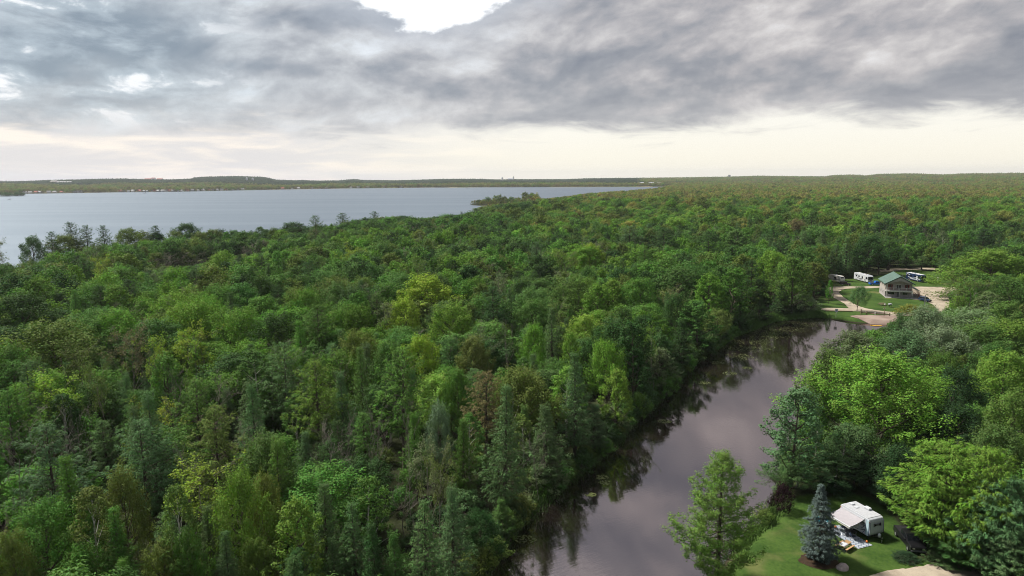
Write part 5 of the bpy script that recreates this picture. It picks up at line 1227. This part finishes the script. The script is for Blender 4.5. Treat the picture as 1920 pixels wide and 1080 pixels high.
# ------------------------------------------------------------------ the campsite
TA = 0.35
def build_trailer():
    t = thing('travel_trailer', 'small white travel trailer with awning out on the riverside lawn', 'travel trailer', (48.5, 88.7, Z0), TA)
    W, L = 1.28, 2.55
    prof = [(-L + .25, .52), (-L - .02, .85), (-L - .05, 1.2), (-L + .05, 2.55), (-L + .22, 2.86), (-L + .5, 2.98), (L - .25, 3.02), (L, 2.8), (L, .52)]
    MB().prism(prof, 'x', -W, W).build('body', M_WHITE, t, bevel=0.07)
    rf = MB()._a([(-W + .06, -L + .5, 2.99), (W - .06, -L + .5, 2.99), (W - .06, L - .28, 3.03), (-W + .06, L - .28, 3.03), (-W + .06, -L + .5, 3.02), (W - .06, -L + .5, 3.02), (W - .06, L - .28, 3.06), (-W + .06, L - .28, 3.06)],
        [(0, 3, 2, 1), (4, 5, 6, 7), (0, 1, 5, 4), (1, 2, 6, 5), (2, 3, 7, 6), (3, 0, 4, 7)]).build('roof', M_ROOFGREY, t)
    MB().box(-.30, .25, L - 1.1, L - .45, 3.06, 3.22).build('roof_vent', M_WHITE, t, bevel=.05)
    MB().box(-.45, .10, .55, 1.05, 3.05, 3.14).build('roof_vent', M_WHITE, t, bevel=.03)
    MB().box(.62, 1.2, -.55, .35, 3.03, 3.32).build('air_conditioner', M_WHITE, t, bevel=.08)
    # bow-tie shaped front window with a darker frame
    y = -L - .06; z = 2.12
    fw = MB().prism([(-.62, z + .26), (-.22, z + .13), (.22, z + .13), (.62, z + .26), (.62, z - .26), (.22, z - .12), (-.22, z - .12), (-.62, z - .26)], 'y', y - .035, y + .03).build('front_window', M_GREYPLASTIC, t)
    MB().prism([(-.56, z + .18), (-.22, z + .07), (-.22, z - .07), (-.56, z - .18)], 'y', y - .05, y - .037).build('pane', M_GLASSD, fw); MB().prism([(.56, z + .18), (.22, z + .07), (.22, z - .07), (.56, z - .18)], 'y', y - .05, y - .037).build('pane', M_GLASSD, fw)
    x = -W - .013
    MB().box(x - .012, x + .012, -L + .10, -L + .62, .60, 2.80).build('side_panel', simple('pale_blue_paint', (.46, .60, .66), .4, var=.08), t)
    st = MB()
    for a, b in (((-L + .10, .62), (-L + .14, 2.75)), ((-L + .64, .62), (-L + .66, 2.8)), ((-L + .70, 1.3), (-L + 1.5, .85)), ((-L + .70, 1.9), (-L + 1.35, 1.15)), ((-L + .70, 1.15), (-L + 1.1, .62)), ((-L + 1.5, .85), (-L + 2.3, .78))):
        st.bar((x - .014, a[0], a[1]), (x - .014, b[0], b[1]), .02, .07)
    st.build('painted_stripe', M_NAVY, t)
    for s in (-1, 1): MB().bar((s * (W - .05), -L - .09, .7), (s * (W - .05), -L + .02, 2.6), .05, .03).build('corner_trim', M_NAVY, t)
    MB().box(x - .015, x + .01, -.75, -.05, .62, 2.45).build('door', M_OFFW, t)
    for ya, yb in ((-1.7, -1.0), (.5, 1.5)): MB().box(x - .015, x + .01, ya, yb, 1.65, 2.2).build('side_window', M_GLASSD, t)
    for s in (-1, 1): wheel(t, s * (W - .14), .35, .36)
    # awning: roller on the wall, cloth sloping out to a bar on two arms
    aw = MB(); y0, y1 = -1.55, 2.25; X0, X1 = -W - .05, -W - 2.5; Z1, Z2 = 2.56, 1.98
    n = 6; rows = [(X0 + (X1 - X0) * k / n, Z1 + (Z2 - Z1) * k / n - .10 * math.sin(PI * k / n)) for k in range(n + 1)]
    aw.prism([(a, b) for a, b in rows] + [(a, b + .02) for a, b in rows[::-1]], 'y', y0, y1)
    ao = aw.build('awning', simple('awning_cloth', (.36, .34, .36), .8, var=.10), t)
    MB().tube([(X1, y0 - .1, Z2), (X1, y1 + .1, Z2)], .085, 8).build('roller', M_WHITE, ao)
    MB().box(X0 - .04, X0 + .04, y0 - .05, y1 + .05, Z1 + .02, Z1 + .14).build('awning_case', M_WHITE, ao)
    MB().box(X1 - .03, X1 + .0, y0, y1, Z2 - .26, Z2 - .05).build('valance', M_OFFW, ao)
    for yy in (y0 - .06, y1 + .06): MB().bar((X0, yy, 1.0), (X1, yy, Z2), .06).build('awning_arm', M_WHITE, ao)
    MB().bar((-.5, -L + .3, .5), (0, -L - 1.1, .48), .09).bar((.5, -L + .3, .5), (0, -L - 1.1, .48), .09).build('hitch', M_BLACK, t)
    MB().tube([(0, -L - .5, .56), (0, -L - .5, .98), (0, -L - .5, 1.08)], [.20, .20, .08], 12).build('propane_tank', M_WHITE, t, smooth=True)
    MB().tube([(0, -L - .95, 0), (0, -L - .95, .7)], .05, 6).build('jack', M_CHROME, t)
    for s in (-1, 1):
        for yy in (-L + .4, L - .4): MB().box(s * (W - .25) - .05, s * (W - .25) + .05, yy - .05, yy + .05, 0, .52).build('stabiliser', M_BLACK, t)
    MB().box(-W - .45, -W - .08, -.7, -.1, .28, .34).build('step', M_BLACK, t)
    for yy in (-L + .1, L - .1): MB().box(-W - .02, -W, yy - .05, yy + .05, 2.55, 2.65).build('marker_light', M_ORANGE, t)
    MB().bar((W + .02, -L + .5, 2.5), (W + .25, -L + .5, 2.55), .05).build('side_lamp', M_BLACK, t)
build_trailer()
ca, sa = math.cos(TA), math.sin(TA)
def tl(x, y, z=Z0): return (48.5 + x * ca - y * sa, 88.7 + x * sa + y * ca, z)       # spot beside the trailer
rg = MB().box(-1.25, 1.25, -2.9, 2.9, 0, .03).build('outdoor_rug', rug_material(), None, tl(-3.05, -.75, Z0 + .03)); rg.rotation_euler.z = TA; props(rg, 'pale patterned outdoor rug spread under the trailer awning', 'rug')
def camp_chair(label, loc, rz, cloth):
    t = thing('camp_chair', label, 'camp chair', loc, rz, 'camp chairs on the patterned rug')
    MB().box(-.27, .27, -.25, .25, .42, .46).build('seat', cloth, t)
    MB()._a([(-.27, .24, .45), (.27, .24, .45), (.27, .42, 1.0), (-.27, .42, 1.0), (-.27, .28, .45), (.27, .28, .45), (.27, .46, 1.0), (-.27, .46, 1.0)], [(0, 1, 2, 3), (7, 6, 5, 4), (0, 4, 5, 1), (1, 5, 6, 2), (2, 6, 7, 3), (3, 7, 4, 0)]).build('backrest', cloth, t)
    for x in (-.27, .27):
        MB().bar((x, -.25, 0), (x, .25, .44), .03).bar((x, .25, 0), (x, -.25, .44), .03).build('leg', M_CHROME, t)
        MB().box(x - .05, x + .05, -.25, .28, .64, .67).build('armrest', M_BLACK, t)
M_CLB = simple('navy_cloth', (.03, .05, .10), .9); M_CLG = simple('grey_cloth', (.16, .17, .19), .9)
camp_chair('dark blue camp chair on the rug nearest the trailer hitch', tl(-3.0, -1.5, Z0 + .065), TA + 1.2, M_CLB)
camp_chair('grey camp chair on the rug between the two blue ones', tl(-3.3, -.3, Z0 + .065), TA + 1.9, M_CLG)
camp_chair('dark blue camp chair on the rug deepest under the awning', tl(-2.3, .8, Z0 + .065), TA + 2.6, M_CLB)
ct = thing('camp_table', 'small black folding table on the rug between the camp chairs', 'table', tl(-2.4, -.9, Z0 + .062), TA + .3)
MB().box(-.45, .45, -.3, .3, .62, .65).build('tabletop', M_BLACK, ct)
for x in (-.4, .4):
    for y in (-.25, .25): MB().box(x - .02, x + .02, y - .02, y + .02, 0, .62).build('leg', M_CHROME, ct)
cl = thing('cooler', 'teal cooler with white lid beside the small pool under the awning', 'cooler', tl(-3.7, 2.6), TA)
MB().box(-.4, .4, -.25, .25, 0, .42).build('box', M_TEAL, cl, bevel=.03); MB().box(-.42, .42, -.27, .27, .422, .5).build('lid', M_WHITE, cl, bevel=.02); MB().bar((-.43, -.1, .3), (-.43, .1, .3), .04).build('handle', M_WHITE, cl)
po = thing('paddling_pool', 'round white and teal inflatable pool at the far end of the awning', 'paddling pool', tl(-3.6, 3.5), 0)
for z, r, m in ((.14, .85, M_WHITE), (.38, .82, M_TEAL)):
    import bmesh
    mb = MB(); n = 22; k = 8
    for i in range(n):
        a = 2 * PI * i / n
        for j in range(k):
            b = 2 * PI * j / k; q = r + .14 * math.cos(b); mb.v.append((q * math.cos(a), q * math.sin(a), z + .14 * math.sin(b)))
    for i in range(n):
        for j in range(k): mb.f.append((i * k + j, ((i + 1) % n) * k + j, ((i + 1) % n) * k + (j + 1) % k, i * k + (j + 1) % k))
    mb.build('ring', m, po, smooth=True)
MB().tube([(0, 0, .05), (0, 0, .10)], .8, 20).build('pool_floor', M_TEAL, po)
for (x, y, r, lab) in ((-4.6, 1.9, .24, 'orange ball lying on the grass beyond the rug corner'), (-2.9, 1.6, .17, 'small orange ball on the rug in the awning shade'), (-2.0, -2.9, .16, 'small orange ball by the near end of the rug')):
    import bmesh
    bm = bmesh.new(); bmesh.ops.create_icosphere(bm, subdivisions=3, radius=r); me = bpy.data.meshes.new('toy_ball'); bm.to_mesh(me); bm.free(); me.materials.append(M_ORANGE)
    for p_ in me.polygons: p_.use_smooth = True
    o = bpy.data.objects.new('toy_ball', me); link(o); o.location = tl(x, y, Z0 + r + (.06 if x > -4.3 else 0)); props(o, lab, 'ball', 'orange toy balls at the campsite')
bx_ = thing('storage_tote', 'grey storage tote with white lid standing under the awning', 'storage box', tl(-1.75, .6, Z0 + .062), TA)
MB().box(-.3, .3, -.4, .4, 0, .38).build('box', M_GREYPLASTIC, bx_); MB().box(-.32, .32, -.42, .42, .382, .43).build('lid', M_WHITE, bx_)
pt_ = picnic_table('wooden picnic table with a white cloth beside the blue spruce', (44.0, 84.0, Z0), 0.62, M_NEWWOOD, 1.0)
o = MB()
nn = 9
for i in range(nn):
    for j in range(nn):
        x = -.98 + 1.15 * i / (nn - 1); y = -.5 + 1.0 * j / (nn - 1); e = max(0, abs(y) - .40); o.v.append((x, y * (1 - e * .3), .775 + .012 * math.sin(i * 2.1 + j * 1.3) - e * 1.6))
for i in range(nn - 1):
    for j in range(nn - 1): o.f.append((i * nn + j, (i + 1) * nn + j, (i + 1) * nn + j + 1, i * nn + j + 1))
o = o.build('tablecloth', M_WHITE, None, (44.0, 84.0, Z0), smooth=True); o.rotation_euler.z = 0.62; props(o, 'white cloth draped over one end of the wooden picnic table', 'tablecloth'); sm = o.modifiers.new('thickness', 'SOLIDIFY'); sm.thickness = .012

# ------------------------------------------------------------------ across the lake
def house_mesh():
    w_ = MB().box(-5, 5, -4, 4, -1, 4).prism([(-4, 4), (4, 4), (0, 7)], 'x', -5, 5); r_ = MB().prism([(-4.8, 3.7), (0, 7.3), (0, 7.0), (-4.5, 3.5)], 'x', -5.5, 5.5).prism([(4.8, 3.7), (0, 7.3), (0, 7.0), (4.5, 3.5)], 'x', -5.5, 5.5)
    return w_, r_
hw_, hr_ = house_mesh()
ctn = {}; ORD = ['leftmost ', 'second ', 'third ', 'fourth ', 'fifth ', 'sixth ']
hg = 'cottages along the far lake shore'
hs = [47, 57, 68, 75, 92, 103, 116, 140, 148, 151, 226, 232, 241, 250, 262, 271, 276, 285, 290, 297, 305, 312, 318, 325, 334, 341, 352, 361, 372, 381, 392, 399, 408, 416, 425, 437, 446, 455, 530, 548, 560, 585, 600, 612, 658, 672, 684, 690, 720, 752]
nearby = [(150, 'near the left end of the shore'), (262, 'under the low middle hills'), (345, 'below the red farm hill'), (420, 'at the foot of the big dark hill'), (520, 'below the two silos'), (760, 'where the far shore turns low and wooded')]
Mwalls = [M_WHITE, M_OFFW, simple('tan_wall', (.5, .42, .32), .8), simple('grey_wall', (.33, .34, .35), .8)]
for i, px_ in enumerate(hs):
    hz = 338 - px_ * .00625
    wy = np.interp(px_, [0, 100, 233, 333, 466, 640, 800], [364, 362.6, 360.5, 359.6, 356.6, 353.6, 351.8]) - .25
    p = gp(px_, wy, 0.6); L = np.hypot(*p[:2]); p[:2] *= (L + 14) / L
    k = i % 4
    reg = [t_ for b_, t_ in nearby if px_ <= b_] or [nearby[-1][1]]
    t = thing('lake_cottage', ORD[ctn.setdefault((k, reg[0]), []).__len__()] + ['white', 'cream', 'tan', 'grey'][k] + ' lakeside cottage ' + reg[0], 'cottage', (p[0], p[1], 0.9), rng.uniform(-.5, .5), hg, rng.uniform(.8, 1.35)); ctn[(k, reg[0])].append(1)
    key = 'cot%d' % k
    if key not in _mc:
        a = hw_.build('wall', Mwalls[k], t); b = hr_.build('roof', M_GREYPLASTIC if k != 2 else M_BRICKRED, t); _mc[key] = (a, b)
    else:
        for s_ in _mc[key]: c = s_.copy(); link(c, t)
def far_building(name, label, cat, px_, Y_, L_, D_, H_, wm, rm, rz=0.0, group=None, lift=0):
    x = (px_ - 960) / F * (0.987 * Y_ + 8); z = float(terrain_height(np.array([[x, Y_]]))[0]) + lift
    t = thing(name, label, cat, (x, Y_, z), rz, group)
    MB().box(-L_ / 2, L_ / 2, -D_ / 2, D_ / 2, -2, H_).prism([(-D_ / 2, H_), (D_ / 2, H_), (0, H_ + D_ * .3)], 'x', -L_ / 2, L_ / 2).build('wall', wm, t)
    MB().prism([(-D_ / 2 - .8, H_ - .2), (0, H_ + D_ * .34), (0, H_ + D_ * .31), (-D_ / 2 - .6, H_ - .5)], 'x', -L_ / 2 - 1, L_ / 2 + 1).prism([(D_ / 2 + .8, H_ - .2), (0, H_ + D_ * .34), (0, H_ + D_ * .31), (D_ / 2 + .6, H_ - .5)], 'x', -L_ / 2 - 1, L_ / 2 + 1).build('roof', rm, t)
    return t
def silo(label, px_, Y_, H_, R_, cat='silo', group='silos on the far hills', lift=0):
    x = (px_ - 960) / F * (0.987 * Y_ + 8); z = float(terrain_height(np.array([[x, Y_]]))[0]) + lift
    t = thing('farm_silo', label, cat, (x, Y_, z), 0, group)
    MB().tube([(0, 0, -2), (0, 0, H_)], R_, 14).build('wall', M_WHITE, t); MB().tube([(0, 0, H_), (0, 0, H_ + R_ * .5), (0, 0, H_ + R_ * .8)], [R_, R_ * .7, .3], 14).build('roof', M_ROOFGREY, t)
far_building('red_barn', 'dark red barn on the slope above the far shore', 'barn', 104, 4300, 34, 20, 16, M_BRICKRED, M_GREYPLASTIC, .1, lift=4)
far_building('farm_shed', 'long white shed right of the dark red barn', 'farm shed', 122, 4300, 95, 20, 9, M_WHITE, M_ROOFGREY, .05, lift=5)
for i, (px_, L_, H_, lab) in enumerate(((280, 60, 12, 'long pink-roofed hall at the left of the hilltop village'), (290, 30, 20, 'tall white house in the middle of the hilltop village'), (302, 50, 13, 'low red house at the right of the hilltop village'))):
    far_building('village_building', lab, 'building', px_, 6250, L_, 22, H_, [M_BRICKRED, M_WHITE, M_BRICKRED][i], M_BRICKRED, 0, 'buildings of the hilltop village', lift=12)
silo('left one of the two white silos on the far slope', 465, 4500, 26, 6, lift=6); silo('right one of the two white silos on the far slope', 476, 4500, 24, 6, lift=6)
silo('stout white tank on the wooded ridge in the middle', 943, 6300, 30, 8, 'storage tank', lift=10); silo('slim tall white silo right of the stout tank', 964, 6300, 36, 5, lift=10)
far_building('white_shed', 'white shed just left of the slim tall silo', 'shed', 958, 6280, 40, 20, 14, M_WHITE, M_WHITE, 0, lift=14)
for px_, L_, lab in ((1204, 20, 'leftmost long white shed at the far end of the lake'), (1222, 26, 'middle long white shed at the far end of the lake'), (1236, 16, 'rightmost white shed at the far end of the lake')):
    far_building('lakeside_shed', lab, 'shed', px_, 3560, L_, 14, 7, M_OFFW, M_ROOFGREY, 0, 'white sheds at the lake end', lift=7)
far_building('hilltop_hall', 'tiny dark hall with a tower on the wooded horizon', 'building', 1368, 6350, 20, 20, 22, simple('grey_wall', (.33, .34, .35), .8), M_GREYPLASTIC, 0, lift=8)
far_building('horizon_house', 'tiny pale building on the right end of the horizon', 'building', 1872, 6350, 26, 20, 16, M_WHITE, M_ROOFGREY, 0, lift=14)
# boats on the lake
def boat(label, px_, py_, rz, s=1.0, wake=0):
    p = gp(px_, py_, 0.0); t = thing('motor_boat', label, 'boat', (p[0], p[1], -0.15), rz, 'boats far out on the lake', s)
    n = 9; mb = MB()
    for i in range(n):
        u = i / (n - 1); w_ = 1.2 * (1 - u ** 3) + .03; mb.v += [(-w_, -3.5 + 7 * u, 1.0 + .3 * u), (-w_ * .7, -3.5 + 7 * u, 0), (w_ * .7, -3.5 + 7 * u, 0), (w_, -3.5 + 7 * u, 1.0 + .3 * u)]
    for i in range(n - 1):
        for k in range(3): a = i * 4 + k; mb.f.append((a, a + 1, a + 5, a + 4))
        mb.f.append((i * 4 + 3, i * 4, i * 4 + 4, i * 4 + 7))
    mb.f.append((0, 3, 2, 1)); mb.build('hull', M_WHITE, t)
    MB().box(-.9, .9, -1, 1, 1.1, 1.7).build('cabin', M_OFFW, t); MB().box(-.85, .85, .98, 1.02, 1.5, 2.1).build('windscreen', M_GLASSD, t); MB().box(-.3, .3, -4.0, -3.5, .3, 1.3).build('outboard_motor', M_BLACK, t)
    if wake:
        m = MB()._a([(-.6, -4, .20), (.6, -4, .20), (3.5, -4 - wake, .17), (-3.5, -4 - wake, .17)], [(0, 1, 2, 3)]); m.build('wake_foam', M_WHITE, t)
boat('white motor boat trailing a foam wake far out on the lake', 272, 362.4, math.radians(-88), 1.6, 16)
boat('small white boat near the left edge of the lake', 18, 374, math.radians(-80), 1.2, 0)
boat('small white boat lying off the wooded point by the far shore', 875, 353.2, math.radians(60), 1.3, 0)

# ------------------------------------------------------------------ lily pads, reeds and shore plants
def lily_pads():
    V, Fq = [], []; r_ = np.random.default_rng(4)
    spots = [(1380, 652, 3.5, 60), (1400, 640, 4, 90), (1430, 632, 4, 90), (1400, 655, 4, 70), (1385, 668, 3, 60), (1470, 612, 6, 150), (1440, 622, 5, 120), (1510, 607, 5, 120), (1420, 650, 4, 60), (1375, 680, 3, 50), (1395, 672, 3, 50), (1425, 640, 3, 60), (1452, 628, 5, 80), (1480, 620, 4, 60), (1320, 718, 1.2, 50), (1246, 790, 1.1, 60),
             (1128, 895, .9, 40), (1134, 905, .8, 30), (1108, 928, .7, 40), (1440, 955, 1.6, 60), (1425, 965, 1.4, 50), (1368, 700, 1.5, 40), (1400, 690, 1.2, 30), (1345, 680, 1.5, 50), (985, 1012, 1.2, 40), (1540, 605, 2, 40)]
    for px_, py_, s_, n in spots:
        c = gp(px_, py_, 0)
        for i in range(int(n * 1.4)):
            a = r_.uniform(0, 6.28); q = s_ * math.sqrt(r_.random()); x = c[0] + q * math.cos(a) * 1.3; y = c[1] + q * math.sin(a); rr = r_.uniform(.08, .18)
            if not inside(river_poly, np.array([[x, y]]))[0]: continue
            b = len(V); z = .012 + .001 * (i % 7); V.append((x, y, z))
            for k in range(8): t_ = a + 2 * PI * (k / 7) * .92; V.append((x + rr * math.cos(t_), y + rr * math.sin(t_), z + r_.uniform(0, .02)))
            for k in range(7): Fq.append((b, b + k + 1, b + k + 2))
    me = mesh_np('lily_pads', np.array(V), np.array(Fq), simple('lily_leaf', (.105, .13, .04), .5, var=.35, scale=2)); o = bpy.data.objects.new('lily_pads', me); link(o); props(o, 'yellow-green lily pads floating along the dark left bank', kind='stuff')
lily_pads()
def blades(name, label, pts, n, hmin, hmax, col, spread, seed):
    r_ = np.random.default_rng(seed); P = np.array(pts)
    q = P[r_.integers(0, len(P), n)] + r_.normal(0, spread, (n, 2)); sdv = sdf(river_poly, q); q = q[(sdv > -1.2)]; n = len(q)
    z = np.clip(terrain_height(q), -.2, 2); hh = r_.uniform(hmin, hmax, n); a = r_.uniform(0, 6.28, n); w_ = r_.uniform(.03, .07, n) * 1.6; lean = r_.normal(0, .28, (n, 2)) * hh[:, None]
    b0 = np.column_stack([q[:, 0] - np.cos(a) * w_, q[:, 1] - np.sin(a) * w_, z]); b1 = np.column_stack([q[:, 0] + np.cos(a) * w_, q[:, 1] + np.sin(a) * w_, z])
    tp = np.column_stack([q + lean, z + hh]); V = np.stack([b0, b1, tp], 1).reshape(-1, 3)
    me = mesh_np(name, V, np.arange(len(V)).reshape(-1, 3), simple(name + '_green', col, .7, var=.3, scale=1)); o = bpy.data.objects.new(name, me); link(o); props(o, label, kind='stuff')
lbp = along([gp(*p, 0)[:2] for p in left_px[11:18]], .7); lbp2 = along([gp(*p, 0)[:2] for p in left_px[2:12]], .7)
blades('reeds', 'bright green reeds and marsh grass on the bank before the lodge', lbp + np.array([-1.0, .8]), 26000, .7, 1.7, (.085, .17, .03), 1.6, 1)
blades('bank_grass', 'green grass overhanging the left river bank', lbp2 + np.array([-1.0, .6]), 14000, .4, 1.1, (.07, .13, .03), .8, 2)
rbp = along([gp(*p, 0)[:2] for p in right_px[10:17]], .6)
blades('lawn_edge_grass', 'longer grass where the campsite lawn meets the river', rbp + np.array([.9, .2]), 9000, .25, .7, (.085, .16, .03), .6, 3)

# ------------------------------------------------------------------ haze
def haze():
    m, t, o = new_mat('haze'); v = t.add('ShaderNodeVolumePrincipled'); v.inputs['Color'].default_value = (.86, .90, 1.0, 1); v.inputs['Density'].default_value = HAZE; v.inputs['Anisotropy'].default_value = 0.2
    t.l.new(v.outputs[0], o.inputs['Volume'])
    me = MB().box(-9000, 9000, -300, 13000, -3.0, 150.0).build('haze', m); props(me, 'thin evening haze over the lake and woods', kind='stuff')
HAZE = 0.00004
haze()

# ------------------------------------------------------------------ labels of the trees
special = {id(t_cyp): 'open feathery tree with bare lower limbs on the near river bank', id(t_spr): 'dense silver-blue spruce in a mulch bed on the campsite lawn', id(t_pur): 'blackish purple shrub at the water edge of the campsite lawn',
           id(t_yng): 'small round young tree where the dirt road bends before the lodge', id(t_slm): 'slim tree on the grass strip left of the curving dirt road', id(t_bsh): 'wide yellow-olive bush on the lawn in front of the lodge', id(t_bks): 'small olive bush where the lawn meets the river'}
LM = [(1610, 975, 'white travel trailer'), (1535, 985, 'silver-blue spruce'), (1345, 960, 'feathery riverside tree'), (1685, 535, 'green-roofed lodge'), (1630, 598, 'little beach'), (1665, 740, 'huge lime maple'), (800, 560, 'big yellow-green oak'), (1485, 602, 'reedy river corner'),
      (1010, 1035, 'near end of the dark water'), (1250, 770, 'middle of the left bank'), (120, 440, 'pair of shore pines'), (591, 412, 'tall lone shore pine'), (950, 385, 'wooded lake point'), (690, 830, 'tall bare tree'), (325, 940, 'white-stemmed birch'), (372, 690, 'half-bare yellow tree'),
      (945, 800, 'bluish tamarack by the river'), (1215, 450, 'dark pines mid-forest'), (1726, 468, 'power pole'), (1690, 425, 'brownish maple'), (0, 700, 'left edge of the view'), (0, 1080, 'bottom left corner'), (520, 1080, 'bottom edge of the view'), (1920, 780, 'right edge of the view'),
      (1920, 1080, 'bottom right corner'), (1790, 900, 'plumed lime pine'), (400, 430, 'lake shore'), (1155, 730, 'slim lime poplar'), (752, 720, 'large green pine'), (1450, 470, 'bright forest edge'), (1860, 530, 'big round lime maple'), (530, 700, 'blue-green pine'), (1040, 480, 'pale thinning crown')]
SPW = dict(maple='maple', oak='oak', poplar='poplar', birch='birch', pine='pine', larch='tamarack', fir='fir', plumepine='plumed pine', dead='bare tree', half='half-bare tree', shrub='bush', bigmaple='spreading maple', bigmaple1='spreading maple', cypress='cypress', bluespruce='spruce')
def relation(dx, dy, dist_):
    pre = 'just ' if dist_ < 75 else ('' if dist_ < 170 else 'well ')
    if dist_ < 28: return 'right beside the'
    if abs(dx) > 1.3 * abs(dy): return pre + ('right of the' if dx > 0 else 'left of the')
    if abs(dy) > 1.3 * abs(dx): return pre + ('in front of the' if dy > 0 else 'behind the')
    return pre + ('in front and ' if dy > 0 else 'behind and ') + ('right of the' if dx > 0 else 'left of the')
used_labels = {}
hts = sorted(t['h'] for t in indiv)
for t in sorted(indiv, key=lambda t: -t['size']):
    if id(t) in special: t['obj']['label'] = special[id(t)]; del t['obj']['group']; used_labels[special[id(t)]] = [t]; continue
    cx_, cy_ = t['px'], t['py'] + 18
    sz = 'tall' if t['h'] > 18.5 else ('small' if t['h'] < 8.5 else ('low' if t['key'] == 'shrub' else ''))
    cw = CWORD[t['col']] if t['key'] != 'dead' else 'grey-brown'
    if t['key'] == 'shrub': sz = 'big' if t['h'] > 4.6 else 'small'
    what = ' '.join(w_ for w_ in (sz, cw, SPW[t['key']]) if w_)
    ds = sorted(((math.hypot(cx_ - a, (cy_ - b) * 1.3), a, b, nm) for a, b, nm in LM))
    ds = [d_ for d_ in ds if d_[0] > 12][:4]
    cands = [f"{what} {relation(cx_ - d_[1], cy_ - d_[2], d_[0])} {d_[3]}" for d_ in ds[:2]]
    f_ = ds[0]; cands.append(f"{what} between the {ds[0][3]} and the {ds[1][3]}")
    base = f"{what} {relation(cx_ - f_[1], cy_ - f_[2], f_[0])} {f_[3]}"
    for d_ in ds[1:]:
        r2 = relation(cx_ - d_[1], cy_ - d_[2], d_[0]); c_ = f"{base}, {r2} {d_[3]}"
        if len(c_.split()) <= 16: cands.append(c_)
    lab = next((c_ for c_ in cands if c_ not in used_labels and len(c_.split()) <= 16), None)
    if lab is None:
        lab = cands[0] if len(cands[0].split()) <= 16 else cands[-1]
        used_labels[lab].append(t)
    else: used_labels[lab] = [t]
    t['obj']['label'] = lab
for lab, v in list(used_labels.items()):
    if len(v) < 2: continue
    v.sort(key=lambda t: t['d'] if 'd' in t else math.hypot(t['x'], t['y']))
    for t, w_ in zip(v, ('nearer', 'farther') if len(v) == 2 else ('nearest', 'second nearest', 'third nearest', 'fourth nearest', 'fifth nearest')):
        nl = w_ + ' ' + lab
        if len(nl.split()) > 16: nl = ' '.join(nl.split()[:1] + [q for q in nl.split()[1:] if q not in ('just', 'well')])
        if len(nl.split()) <= 16: t['obj']['label'] = nl
